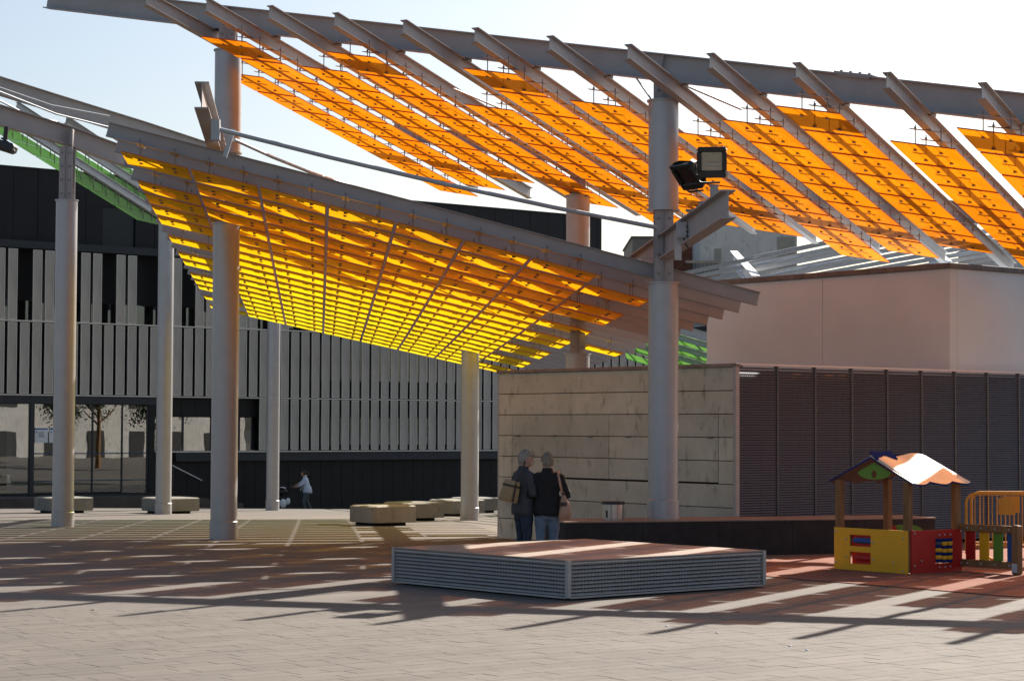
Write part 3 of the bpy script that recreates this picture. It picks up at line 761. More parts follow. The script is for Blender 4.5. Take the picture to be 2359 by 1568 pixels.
# ------------------------------------------------------------------ concrete benches
def bench(x, y, d, size, label, rot=0.0, h=.46):
    c = at(x, y, d); c.z = gz(d)
    t = thing('concrete_bench', c, label, 'bench', 'chamfered concrete block benches')
    u_ = V(math.cos(rot) * UU.x - math.sin(rot) * UU.y, math.sin(rot) * UU.x + math.cos(rot) * UU.y, 0); v_ = V(-u_.y, u_.x, 0)
    s_, ch_ = size / 2, size * .2
    octo = lambda k, ins=0: [(s_ - ins, -s_ + ch_ * .25), (s_ - ins, s_ - ch_), (s_ - ch_, s_ - ins), (-s_ + ch_, s_ - ins), (-s_ + ins, s_ - ch_), (-s_ + ins, -s_ + ch_ * .35), (-s_ + ch_ * .35, -s_ + ins), (s_ - ch_ * .9, -s_ + ins)]
    prof = [(.075, .02), (.085, .0), (h - .025, .0), (h, .025)]
    vs = []
    for (z, ins) in prof:
        for (a, b) in octo(0, ins):
            f = (s_ - ins) / s_
            vs.append(c + u_ * (a * f) + v_ * (b * f) + V(0, 0, z))
    fs = [tuple(range(7, -1, -1)), tuple(range(24, 32))] + [(k * 8 + i, k * 8 + (i + 1) % 8, k * 8 + 8 + (i + 1) % 8, k * 8 + 8 + i) for k in range(3) for i in range(8)]
    mb = MB(); mb.poly(vs, fs); part('seat_block', mb, M['bench'], t)
    mb = MB(); mb.box(c + V(0, 0, .03), (size * .68, size * .68, .10), (u_, v_, Z)); part('recessed_foot', mb, M['black_stone'], t)
    return t
bench(877, 1190, 47.4, 1.20, 'nearest of the concrete benches, left of the silver column')
bench(948, 1178, 52.5, 1.22, 'concrete bench second in the receding row left of the kiosk')
bench(1048, 1166, 58.5, 1.25, 'concrete bench third in the row, half hidden by the silver column')
bench(1093, 1158, 63.5, 1.25, 'farthest concrete bench, just showing behind the silver column')
bench(143, 1166, 60.5, 1.36, 'leftmost concrete bench behind the leftmost silver column')
bench(389, 1166, 60.5, 1.33, 'concrete bench in front of the column near the glass entrance')

# ------------------------------------------------------------------ dark civic building at the back
B0 = V(-8.0, 80.0, 0); bn_ = V(UU.y, -UU.x, 0)          # bn_: outward, towards the plaza
def bp_(s, z, o=0.0): return B0 + UU * s + bn_ * o + V(0, 0, z)
def s_of(px):
    r = (px - PW / 2) / PF
    return (80 * r + 8) / (UU.x - UU.y * r)
bld = thing('civic_building', V(-10, 84, -1.25), 'long black-clad civic building with vertical grey screen strips', 'building')
AX = (UU, bn_, Z)
def bbox(name, s0, s1, z0, z1, o0, o1, m, par=None):
    mb = MB(); mb.box(bp_((s0 + s1) / 2, (z0 + z1) / 2, (o0 + o1) / 2), (s1 - s0, o1 - o0, z1 - z0), AX); return part(name, mb, M[m], par or bld)
sL, sR, sR2 = -17.5, 15.3, 26.0
sE = s_of(357); sG = s_of(595)
bbox('upper_core', sL, sR, 8.2, 10.9, -12, -.35, 'clad')
bbox('core', sE, sR2, -1.25, 8.2, -12, -.9, 'inner_dark')
bbox('core', sL, sE, 2.75, 8.2, -12, -.9, 'inner_dark')
# top storey cladding boards
w0, w1 = s_of(240), s_of(316)
k = 0; s = sL
while s < sR - .01:
    e = min(s + .93, sR)
    if e > w0 and s < w1:
        if s < w0: bbox('cladding_board', s + .008, w0, 8.35, 11.0, -.3, -.25, 'clad')
        if e > w1: bbox('cladding_board', w1, e - .008, 8.35, 11.0, -.3, -.25, 'clad')
        bbox('cladding_board', max(s, w0), min(e, w1), 9.85, 11.0, -.3, -.25, 'clad')
    else: bbox('cladding_board', s + .008, e - .008, 8.35, 11.0, -.3, -.25 + .006 * (k % 2), 'clad')
    s = e; k += 1
bbox('dark_window', w0 + .01, w1 - .01, 8.36, 9.84, -.34, -.33, 'black')
bbox('parapet_cap', sL, sR, 11.0, 11.04, -.4, -.2, 'band')
bbox('band', sL, sR, 8.16, 8.42, -.35, .03, 'band')
bbox('band', sL, sE + .02, 2.72, 3.0, -.35, .06, 'band')
bbox('rail_line', sL, sR2, 5.575, 5.625, .0, .10, 'strip_edge')
bbox('rail_line', sL, sR2, 3.0, 3.045, .0, .10, 'strip_edge')
bbox('band', sG - 3.5, sR2, .66, .98, -.35, .05, 'band')
bbox('sill', sE, sR2, .985, 1.03, -.3, .10, 'strip_edge')
bbox('side_post', sR - .3, sR, 5.6, 8.2, -.5, .02, 'clad')
# lower cladding
s = sE + .0
while s < sR2 - .01:
    bbox('cladding_board', s + .006, s + .49 - .006, -1.25, .66, -.25, -.2 + rnd.uniform(0, .006), 'clad'); s += .49
s = sE
while s < sG:
    bbox('cladding_board', s + .006, min(s + .60, sG) - .006, 2.3, 3.0, -.25, -.2, 'clad'); s += .60
# window panes behind the strips
def panes(s0, s1, z0, z1, step, o, g):
    s = s0
    while s < s1 - .1:
        e = min(s + step, s1)
        f = bbox('window', s + .03, e - .03, z0, z1, o, o + .012, g)
        m2 = MB(); m2.box(bp_(s, (z0 + z1) / 2, o + .02), (.06, .06, z1 - z0), AX); part('mullion', m2, M['band'], f)
        s = e
panes(sL, sR, 5.65, 6.35, 1.75, -.6, 'dglass'); panes(sL, sR2, 3.75, 5.5, 1.75, -.6, 'dglass'); panes(sG, sR2, 1.25, 2.3, 1.75, -.6, 'dglass')
panes(sE + .1, sG, 1.04, 2.28, 1.2, -.24, 'glass')
bbox('spandrel', sL, sR2, 3.05, 3.75, -.7, -.6, 'clad'); bbox('spandrel', sL, sR, 6.35, 8.2, -.7, -.6, 'clad'); bbox('spandrel', sG, sR2, 2.3, 3.0, -.7, -.6, 'clad')
# vertical screen strips: framed perforated panels
def strip_mesh(wd, ht):
    mb = MB(); mb.box((0, 0, 0), (wd, .03, ht), AX, 0)
    for s_ in (-1, 1):
        mb.box(UU * (s_ * (wd / 2 - .012)) + bn_ * .008, (.024, .05, ht), AX, 1)
        mb.box(V(0, 0, s_ * (ht / 2 - .012)) + bn_ * .007, (wd - .05, .046, .024), AX, 1)
    me = mb.mesh('screen_strip'); me.materials.append(M['strip']); me.materials.append(M['strip_edge']); return me
sm_u, sm_m, sm_l = strip_mesh(.345, 2.48), strip_mesh(.345, 2.48), strip_mesh(.345, 1.92)
off = s_of(25); pitch = .464
k = -40
while True:
    s = off + k * pitch; k += 1
    if s < sL + .2: continue
    if s > sR2 - .3: break
    link('screen_strip', sm_m, bld, bp_(s, 4.31, .06))
    if s > sG: link('screen_strip', sm_l, bld, bp_(s, 2.02, .06))
    if s < sR - .3 and (k % 7) not in (2, 5, 6): link('screen_strip', sm_u, bld, bp_(s - .01, 6.87, .06))
# glazed entrance
panel_x = [(-60, 70), (80, 141), (141, 215), (215, 283), (283, 341)]
for n_, (x0, x1) in enumerate(panel_x):
    f = bbox('entrance_pane', s_of(x0), s_of(x1) - .02, -.46, 2.70, -.02, -.008, 'glass')
    m2 = MB(); m2.box(bp_(s_of(x1), 1.12, -.01), (.05, .07, 3.2), AX); part('mullion', m2, M['band'], f)
bbox('entrance_frame', s_of(70), s_of(80), -.47, 2.75, -.15, .05, 'band'); bbox('entrance_frame', s_of(343), s_of(357), -.47, 2.75, -.2, .05, 'clad')
bbox('roller_blind', s_of(-60), s_of(69), 2.28, 2.7, -.14, -.11, 'poster')
bbox('entrance_floor', sL, sE, -1.25, -.48, -9, 0, 'band'); bbox('inner_wall', sL, sE, -.48, 2.75, -9, -5.2, 'inner')
bbox('inner_pier', s_of(160), s_of(200), -.48, 2.75, -5.1, -4.6, 'poster'); bbox('inner_pier', s_of(255), s_of(320), -.48, 2.75, -4.3, -4.0, 'inner')
bbox('lobby_desk', s_of(20), s_of(66), -.48, .6, -3.4, -2.6, 'inner_dark'); bbox('blue_stripe', s_of(80), s_of(341), .945, .985, -.005, .0, 'blue_film'); bbox('blue_stripe', s_of(80), s_of(341), -.015, .02, -.005, .0, 'blue_film')
# notices on the glass
for (x0, x1, lab, lines) in ((82, 112, 'white notice with a blue top band taped inside the entrance glass', 5), (115, 132, 'narrow white notice partly hidden by the leftmost column', 2)):
    s0, s1 = s_of(x0), s_of(x1); z0, z1 = 1.35, 1.86
    t = thing('notice', bp_((s0 + s1) / 2, 1.6, .01), lab, 'notice', 'notices on the entrance glass')
    bbox('sheet', s0, s1, z0, z1, .002, .008, 'poster', t); bbox('top_band', s0, s1, z1 - .05, z1, .008, .010, 'blue', t)
    bbox('emblem', s0 + .04, s0 + .09, z1 - .17, z1 - .12, .008, .010, 'blue', t)
    for q in range(lines): bbox('text_line', s0 + .14, s0 + .14 + (.22 if q != 1 else .17), z1 - .16 - q * .038, z1 - .145 - q * .038, .008, .010, 'ink', t)
# ramp podium and handrail
mb = MB(); q = [bp_(sL, -1.3, 2.6), bp_(s_of(350), -1.3, 2.6), bp_(s_of(480), -1.3, 2.6), bp_(s_of(480), -1.3, .0), bp_(sL, -1.3, .0)]
hts = [.82, .80, .48, .48, .82]
vs = q + [p + V(0, 0, h) for p, h in zip(q, hts)]
mb.poly(vs, [(4, 3, 2, 1, 0), (5, 6, 7, 8, 9)] + [(i, (i + 1) % 5, 5 + (i + 1) % 5, 5 + i) for i in range(5)])
solo('entrance_ramp', mb, mat('ramp_stone', (.085, .07, .06), .8, 0, .2, 3), 'dark stone ramp along the foot of the glazed entrance', 'ramp', V(-14, 73, -1.25))
hr = thing('handrail', at(440, 1100, 75), 'thin pale handrail sloping down beside the entrance ramp', 'handrail')
mb = MB(); mb.tube([at(396, 1071, 76), at(487, 1117, 78)], .022, 8); part('rail', mb, M['poster'], hr)
for (x, y, d) in ((400, 1073, 76), (485, 1116, 78)):
    p = at(x, y, d); mb = MB(); mb.cyl(p, V(p.x, p.y, -1.2), .02, 8); part('post', mb, M['band'], hr)

# ------------------------------------------------------------------ old houses behind
def hb(par, name, x0, y0, x1, y1, d, dep, m):
    a, b = at(x0, y1, d), at(x1, y0, d)
    mb = MB(); mb.box(V((a.x + b.x) / 2, d + dep / 2, (a.z + b.z) / 2), (b.x - a.x, dep, b.z - a.z)); return part(name, mb, M[m], par)
oh = thing('old_house', at(1730, 600, 96), 'weathered beige house with roller shutters behind the orange canopy', 'house')
hb(oh, 'wall', 1612, 440, 1836, 1150, 96, 9, 'beige')
for (x0, y0, x1, y1) in ((1646, 572, 1662, 612), (1791, 545, 1832, 640)):
    f = hb(oh, 'window', x0 - 8, y0 - 2, x1 + 2, y1, 95.96, .04, 'beige')
    m2 = MB(); a, b = at(x0, y1, 95.9), at(x1, y0, 95.9); n_ = 14
    for q in range(n_):
        zz = a.z + (b.z - a.z) * (q + .5) / n_; m2.box(V((a.x + b.x) / 2, 95.9, zz), (b.x - a.x, .03, (b.z - a.z) / n_ * .88))
    part('roller_shutter', m2, M['shutter'], f)
a, b = at(1590, 632, 94.5), at(1655, 604, 94.5)
bal = hb(oh, 'balcony_rail', 1580, 600, 1656, 606, 94.4, .15, 'tan')
for q in range(22):
    m2 = MB(); x = a.x + (b.x - a.x) * q / 21.; m2.box(V(x, 94.5, (a.z + b.z) / 2), (.035, .035, b.z - a.z)); part('baluster', m2, M['rail'], bal)
hb(oh, 'balcony_floor', 1580, 632, 1658, 638, 94.3, 1.6, 'tan')
bh = thing('brick_house', at(1560, 590, 100), 'red brick house wall glimpsed under the floodlight arm', 'house')
wl_ = hb(bh, 'wall', 1530, 552, 1614, 1150, 100, 6, 'brick')
a, b = at(1532, 640, 99.9), at(1612, 556, 99.9); nr = 17; nc = 7
for r_ in range(nr):
    for c_ in range(nc):
        x = a.x + (b.x - a.x) * (c_ + (.5 if r_ % 2 else 0)) / nc; z = a.z + (b.z - a.z) * r_ / nr
        m2 = MB(); m2.box(V(x, 99.97, z), ((b.x - a.x) / nc - .02, .05, (b.z - a.z) / nr - .02)); link('brick', m2.mesh('brick', V(x, 99.97, z)), bh, V(x, 99.97, z), M['brick2' if rnd.random() < .3 else 'brick'])
mb = MB(); p = at(1606, 600, 99.5); mb.cyl(p + V(0, 0, -2), p + V(0, 0, 1.0), .05, 8); part('drain_pipe', mb, M['shutter'], bh)
th = thing('tan_house', at(1490, 570, 104), 'plain tan house top just left of the floodlight arm', 'house')
hb(th, 'wall', 1456, 547, 1532, 1100, 104, 8, 'tan'); hb(th, 'roof_edge', 1454, 544, 1534, 548, 103.9, 8.2, 'coping')
rh = thing('far_brown_house', at(2330, 590, 110), 'brown house corner at the right edge above the pale block', 'house')
hb(rh, 'wall', 2285, 560, 2480, 1100, 110, 8, 'tan'); hb(rh, 'roof_edge', 2280, 552, 2485, 561, 109.8, 8.4, 'coping')

# ------------------------------------------------------------------ floodlights and boxes on the arm
def gpt(d, dz=0):
    f = (d - gBp[0].y) / (gBp[1].y - gBp[0].y); p = gBp[0].lerp(gBp[1], f); return p + V(0, 0, .19 + dz)
for (x, d, top) in ((1590, 29.5, 484), (1619, 28.8, 466), (1645, 28.2, 428)):
    g_ = gpt(d); tp = at(x, top, d); mb = MB(); mb.box(V(tp.x, d, (g_.z + tp.z) / 2), (.10, .10, tp.z - g_.z)); mb.box(V(tp.x, d, tp.z), (.13, .13, .015)); part('lamp_stub', mb, M['steel'], gB)
def flood(c, fwd, wdt, hgt, label):
    fwd = fwd.normalized(); sd = fwd.cross(Z).normalized(); up = sd.cross(fwd).normalized()
    t = thing('floodlight', c, label, 'floodlight', 'floodlights on the steel arm')
    mb = MB(); ring = []
    prof = [(.0, 1.0, .06), (.05, 1.0, .06), (-.02, .97, .06), (-.10, .80, .05), (-.2, .5, .04)]
    for (o_, sc, cr) in [(.045, 1.0, .05), (-.04, 1.0, .05), (-.12, .86, .05), (-.2, .5, .04)]:
        hw, hh = wdt / 2 * sc, hgt / 2 * sc
        for (sx, sy) in ((-1, -1), (1, -1), (1, 1), (-1, 1)):
            for q in ((0, 1) if sx * sy > 0 else (1, 0)):
                ring.append(c + fwd * o_ + sd * (sx * (hw - (cr if q == 0 else 0))) + up * (sy * (hh - (cr if q == 1 else 0))))
    fs = [(k * 8 + i, k * 8 + (i + 1) % 8, k * 8 + 8 + (i + 1) % 8, k * 8 + 8 + i) for k in range(3) for i in range(8)] + [tuple(range(24, 32))]
    mb.poly(ring, fs)
    mb2 = MB()  # front bezel
    for (sx, sy, a_, b_) in ((0, 1, wdt - .04, .075), (0, -1, wdt - .04, .10), (1, 0, .065, hgt - .17), (-1, 0, .065, hgt - .17)):
        mb2.box(c + fwd * .04 + sd * (sx * (wdt / 2 - .04)) + up * (sy * (hgt / 2 - (.04 if sy > 0 else .055)) + (.0125 if sx else 0)), (a_, .035, b_), (sd, fwd, up), 0, .01)
    part('housing', mb, M['black'], t); part('bezel', mb2, M['black'], t)
    m3 = MB(); n_ = 7
    for k in range(n_):
        zz = -hgt * .33 + hgt * .68 * k / (n_ - 1); dep = -.10 + .09 * (abs(k - 3) / 3.0) ** 1.4
        m3.box(c + up * zz + fwd * dep, (wdt * .74, .01, hgt * .125), (sd, fwd, up))
    part('reflector', m3, M['lens'], t)
    m4 = MB(); m4.tube([c - sd * .12 - up * .03 - fwd * .04, c + sd * .12 - up * .03 - fwd * .04], .028, 10); part('bulb', m4, M['poster'], t)
    m5 = MB(); m5.box(c + fwd * .03 + up * .012, (wdt - .12, .005, hgt - .17), (sd, fwd, up)); part('glass', m5, M['lensglass'], t)
    m6 = MB(); m6.tube([c + sd * (wdt / 2 + .015) - up * .02, c + sd * (wdt / 2 + .02) - up * (hgt * .35) , c + sd * (wdt / 2 - .05) - up * (hgt / 2 + .06), c - sd * (wdt / 2 - .1) - up * (hgt / 2 + .06)], .014, 6); part('yoke', m6, M['black'], t)
    return t
flood(at(1640, 374, 28.2), V(-.12, -1, -.18), .42, .43, 'black floodlight facing the plaza on the steel arm')
flood(at(1585, 404, 28.8), V(-.62, -.50, -.72), .42, .43, 'black floodlight tilted down to the left beside the column')
cb = thing('control_box', at(1570, 532, 30.2), 'grey control box with looped black cables on the steel arm', 'box')
mb = MB(); mb.box(at(1570, 530, 30.2), (.15, .1, .24), (V(1, 0, 0), V(0, 1, 0), Z), 0, .015); mb.box(at(1562, 566, 30.3), (.1, .03, .42)); part('case', mb, M['greybox'], cb)
for q in range(3):
    p = at(1580, 522 + q * 10, 30.1); mb = MB(); mb.tube([p, p + V(.05, -.02, -.03), p + V(.07, 0, .02), p + V(.06, .02, .06)], .009, 6); part('cable', mb, M['black'], cb)
mb = MB(); mb.tube([at(1574, 548, 30.2), at(1578, 560, 30.1), at(1586, 572, 30.1)], .012, 6); part('cable', mb, M['black'], cb)
cc = thing('security_camera', at(1475, 602, 33.5), 'small white security camera on a bracket behind the column', 'camera')
p = at(1475, 602, 33.5); mb = MB(); mb.tube([p + V(-.16, -.1, -.05), p], [.04, .045], 10); part('body', mb, M['poster'], cc)
mb = MB(); mb.tube([p, p + V(0, 0, .06), p + V(.30, .0, .06), p + V(.30, 0, -.25)], .014, 6); part('bracket', mb, M['greybox'], cc)

# ------------------------------------------------------------------ playhouse
HN = V(5.32, 28.0, .012); HA, HBl = 1.32, 1.08           # near corner, gable side along VV, long side along UU
ph = thing('playhouse', HN + VV * HA / 2 + UU * HBl / 2, 'wooden toddler playhouse with yellow and red boards and wavy orange roof', 'playhouse')
def hp(a, b, z): return HN + VV * a + UU * b + V(0, 0, z)
ptop = {(0, 0): 1.20, (0, 1): 1.20, (1, 0): 1.22, (1, 1): 1.22}
for a in (0, 1):
    for b in (0, 1):
        mb = MB(); c = hp(.045 + a * (HA - .09), .045 + b * (HBl - .09), .62)
        mb.box(c, (.09, .09, 1.22), (UU, VV, Z), 0, .012)
        for s_ in (-1, 1): mb.box(c - UU * .0465 + VV * (s_ * .022), (.004, .006, 1.20), (UU, VV, Z))
        part('post', mb, M['wood'], ph)
def board(name, pts_fn, wdt, hgt, holes, m, th=.02):
    """flat board with rectangular holes, local coords (x along, z up)"""
    xs = sorted({0, wdt} | {h[0] for h in holes} | {h[1] for h in holes}); zs = sorted({0, hgt} | {h[2] for h in holes} | {h[3] for h in holes})
    mb = MB()
    for x0, x1 in zip(xs[:-1], xs[1:]):
        for z0, z1 in zip(zs[:-1], zs[1:]):
            cx_, cz_ = (x0 + x1) / 2, (z0 + z1) / 2
            if any(h[0] < cx_ < h[1] and h[2] < cz_ < h[3] for h in holes): continue
            pts_fn(mb, cx_, cz_, x1 - x0, z1 - z0, th)
    return part(name, mb, m, ph)
BH0, BHh = .0, .575
def yb(mb, x, z, w_, h_, th): mb.box(hp(HA - x, -.012, BH0 + z), (w_, th, h_), (VV, UU, Z))
def rb(mb, x, z, w_, h_, th): mb.box(hp(-.012, .04 + x, BH0 + z), (w_, th, h_), (UU, VV, Z))
sc = HA / (1030 - 365.)
fy = lambda y: (1405 - y) / (1405 - 985.) * BHh
YH = [(145 * sc, 338 * sc, fy(1165), fy(1050)), (145 * sc, 338 * sc, fy(1340), fy(1222))]
yo = board('yellow_board', yb, HA, BHh, YH, M['pyellow'])
for k, h_ in enumerate(YH):
    mb = MB(); yb(mb, (h_[0] + h_[1]) / 2, (h_[2] + h_[3]) / 2, h_[1] - h_[0] + .02, h_[3] - h_[2] + .02, .0)
    mb = MB(); mb.box(hp(HA - (h_[0] + h_[1]) / 2, .05, (h_[2] + h_[3]) / 2), (h_[1] - h_[0] + .03, .01, h_[3] - h_[2] + .03), (VV, UU, Z)); part('hole_back', mb, M['pred'], yo)
    x0 = h_[0] + (.06 if k == 0 else .11); x1 = h_[1]
    mb = MB(); zc = (h_[2] + h_[3]) / 2
    mb.tube([hp(HA - x0 - q * (x1 - x0) / 12., .012, zc) for q in range(13)], [.042 if q % 2 else .036 for q in range(13)], 12); part('spinner_roll', mb, M['pblue' if k == 0 else 'pred'], yo)
    mb = MB(); mb.cyl(hp(HA - h_[0], .012, zc), hp(HA - h_[1], .012, zc), .006, 6); part('spindle', mb, M['bolt'], yo)
RW = HBl - .04
rs = RW / (1555 - 1045.)
fr_ = lambda y: (1432 - y) / (1432 - 1012.) * BHh
RHo = [(238 * rs, 405 * rs, fr_(1345), fr_(1100))]
ro = board('red_board', rb, RW, BHh, RHo, M['pred'])
h_ = RHo[0]
for c_ in range(3):
    xx = h_[0] + (h_[1] - h_[0]) * (c_ + .5) / 3; rr = (h_[1] - h_[0]) / 6.1
    z1 = h_[3] + .0
    mb = MB(); mb.cyl(hp(-.012, .04 + xx, h_[2] - .02), hp(-.012, .04 + xx, h_[3] + .02), .008, 6); part('bead_rod', mb, M['bolt'], ro)
    zz = h_[3]
    seq = ['n', 'y', 'n', 'y', 'n', 'y', 'n'] if c_ else ['n', 'g', 'n', 'y', 'n', 'y', 'n']
    hs_ = (h_[3] - h_[2]) * .97 / 7
    for k, q in enumerate(seq):
        hh = hs_ * (1.15 if q == 'y' else .9)
        mb = MB(); mb.tube([hp(-.012, .04 + xx, zz), hp(-.012, .04 + xx, zz - hh * .12), hp(-.012, .04 + xx, zz - hh * .88), hp(-.012, .04 + xx, zz - hh)], [rr * .86, rr, rr, rr * .86], 12)
        part('bead', mb, M[{'n': 'pnavy', 'y': 'pyellow', 'g': 'pmauve'}[q]], ro); zz -= hh
for (fx, fz, oby) in [(15, 1025, 0), (632, 1065, 0), (110, 1100, 0), (362, 1117, 0), (110, 1272, 0), (362, 1290, 0), (543, 1303, 0), (15, 1333, 0), (632, 1380, 0)]:
    p = hp(HA - fx * sc, -.026, fy(fz)); mb = MB(); mb.tube([p, p - UU * .012], [.014, .008], 8); part('bolt_cap', mb, M['greybox'], yo)
for (fx, fz) in [(28, 1038), (495, 1033), (275, 1065), (328, 1063), (385, 1063), (95, 1310), (28, 1355), (278, 1380), (332, 1380), (386, 1378), (497, 1350)]:
    p = hp(-.026, .04 + fx * rs, fr_(fz)); mb = MB(); mb.tube([p, p - VV * .012], [.014, .008], 8); part('bolt_cap', mb, M['greybox'], ro)
# wavy roof: two slabs meeting at the ridge (ridge runs along UU)
RZ, EZ = 1.53, 1.19
def roof_slab(sgn, top_m, bot_m, name):
    # local: x along UU (0..L), y from ridge (0) to eave (1)
    n_ = 28; L0, L1 = -.02, HBl + .03; half = HA / 2 + .10
    ridge, eave = [], []
    for k in range(n_ + 1):
        f = k / n_; x = L0 + (L1 - L0) * f
        wob_r = .02 * math.sin(f * 9.5 + .5) if sgn < 0 else .015 * math.sin(f * 7)
        ys_r = 0.0
        wob_e = .11 * (abs(math.sin(f * math.pi * 2.6 + .5)) - .55)
        ridge.append((x + .03 * f, ys_r, wob_r + (.03 if 0 < k < n_ else -.0)))
        eave.append((x + .07 * f, 1.0 + wob_e * (1.0 if 1 < k < n_ - 1 else .3), 0))
    vs, fs = [], []
    for k in range(n_ + 1):
        for (x, y, zz) in (ridge[k], eave[k]):
            a = HA / 2 + sgn * half * y; z = RZ + (EZ - RZ) * y + zz
            for dz in (.0, .022): vs.append(hp(a, x, z + dz))
    for k in range(n_):
        a, b = k * 4, (k + 1) * 4
        fs += [(a, b, b + 2, a + 2), (a + 1, a + 3, b + 3, b + 1), (a, a + 1, b + 1, b), (a + 2, b + 2, b + 3, a + 3)]
    fs += [(0, 2, 3, 1), (n_ * 4, n_ * 4 + 1, n_ * 4 + 3, n_ * 4 + 2)]
    mb = MB()
    mb.poly(vs, fs)
    for i_, f in enumerate(mb.f):
        mb.m[i_] = 0
    for k in range(n_):
        mb.m[k * 4 + 0] = 1; mb.m[k * 4 + 1] = 0; mb.m[k * 4 + 2] = 2; mb.m[k * 4 + 3] = 2
    mb.m[-1] = 2; mb.m[-2] = 2
    return part(name, mb, [top_m, bot_m, M['pnavy']], ph)
rf = roof_slab(-1, M['proof'], M['pmauve'], 'roof_slab')
rl = roof_slab(1, M['pblue'], M['pmauve'], 'roof_slab')
for (a, b) in ((.16, .14), (.16, .92), (.78, .30), (.78, 1.05)):
    y = a; pz = hp(HA / 2 - (HA / 2 + .10) * y, b, RZ + (EZ - RZ) * y + .022); nrm = (Z * .8 - VV * .5).normalized()
    mb = MB(); mb.tube([pz, pz + nrm * .014], [.022, .016], 8); part('bolt_cap', mb, M['bolt'], rf)
mb = MB(); n_ = 16; up_, lo_ = [], []
for k in range(n_ + 1):
    f = k / n_; x = -.03 + .44 * f; y = .12 + .06 * math.sin(f * 7.0 + .6) * (1 - .3 * f)
    up_.append((x, 0.0)); lo_.append((x, y))
vs = []
for (x, y) in up_ + lo_:
    a = HA / 2 - (HA / 2 + .10) * y; zz = RZ + (EZ - RZ) * y + .085 - .05 * y / .17
    vs += [hp(a, x, zz), hp(a, x, zz + .02)]
m_ = n_ + 1; fs = []
for k in range(n_):
    a, b, c, d = 2 * k, 2 * (k + 1), 2 * (m_ + k), 2 * (m_ + k + 1)
    fs += [(a + 1, c + 1, d + 1, b + 1), (a, b, d, c), (c, d, d + 1, c + 1), (a, a + 1, b + 1, b)]
fs += [(0, 2 * m_, 2 * m_ + 1, 1), (2 * n_, 2 * n_ + 1, 2 * (m_ + n_) + 1, 2 * (m_ + n_))]
mb.poly(vs, fs); part('ridge_cap', mb, M['pnavy'], ph)
# green gable board with round hole
mb = MB(); n_ = 24; cen = (HA / 2, RZ - .21); outer = []
for k in range(n_):
    f = 2 * math.pi * k / n_
    y, z = math.cos(f), math.sin(f)
    if z >= 0:
        X = y * .30; Zz = RZ - .05 - abs(X) / (HA / 2 + .1) * (RZ - EZ) * 1.0
    else: X = y * .30; Zz = RZ - .05 - .30 / (HA / 2 + .1) * (RZ - EZ) + z * .10
    outer.append((HA / 2 + X, Zz))
inner = [(cen[0] + .048 * math.cos(2 * math.pi * k / n_), cen[1] + .055 * math.sin(2 * math.pi * k / n_)) for k in range(n_)]
vs = []
for b in (.06, .08):
    vs += [hp(a, b, z) for a, z in outer] + [hp(a, b, z) for a, z in inner]
fs = []
for k in range(n_):
    j = (k + 1) % n_
    fs += [(k, j, n_ + j, n_ + k), (2 * n_ + k, 3 * n_ + k, 3 * n_ + j, 2 * n_ + j), (k, 2 * n_ + k, 2 * n_ + j, j), (n_ + k, n_ + j, 3 * n_ + j, 3 * n_ + k)]
mb.poly(vs, fs); part('gable_board', mb, M['pgreen'], ph)

# slatted play fence
FR = HN + UU * (HBl - .0)
pfn = thing('play_fence', FR - VV * .7, 'low wooden play fence with red yellow green and blue slats', 'fence')
FL_ = .95
def fp(a, z, o=0): return FR - VV * a + UU * o + V(0, 0, z)
mb = MB(); mb.box(fp(FL_, .33, .0), (.10, .10, .66), (UU, VV, Z), 0, .015); part('post', mb, M['wood'], pfn)
mb = MB(); mb.box(fp(FL_, .09, -.055), (.012, .085, .12), (UU, VV, Z)); part('post_shoe', mb, M['greybox'], pfn)
for zz in (.595, .115):
    mb = MB(); mb.box(fp(FL_ / 2 - .03, zz, .0), (.06, FL_ - .05, .10), (UU, VV, Z), 0, .01); part('rail', mb, M['wood'], pfn)
for k, m_ in enumerate(('pred', 'pyellow', 'pgreen', 'pblue')):
    a = .135 + k * .235
    mb = MB(); mb.box(fp(a, .35, .042), (.016, .158, .56), (UU, VV, Z), 0, .006); part('slat', mb, M[m_], pfn)
    for zz in (.595, .115):
        m2 = MB(); m2.tube([fp(a, zz, -.03), fp(a, zz, -.042)], [.013, .008], 8); part('bolt_cap', m2, M['greybox'], pfn)
# low play panel seen behind the playhouse
pp = thing('toddler_bench', at(2075, 1225, 30.2), 'rounded red and green toddler seat behind the playhouse', 'play seat')
for (x0, x1, m_) in ((2035, 2068, 'pred'), (2050, 2128, 'pgreen')):
    a, b = at(x0, 1212, 30.3 + (.05 if m_ == 'pgreen' else 0)), at(x1, 1212, 30.3 + (.05 if m_ == 'pgreen' else 0)); n_ = 14
    pts = [V(a.x, a.y, .01)] + [V(a.x + (b.x - a.x) * k / n_, a.y, .56 - .09 * abs(2 * k / n_ - 1) ** 4) for k in range(n_ + 1)] + [V(b.x, a.y, .01)]
    mb = MB(); mb.prism(pts, V(0, .03, 0)); part('backrest' if m_ == 'pgreen' else 'side_board', mb, M[m_], pp)
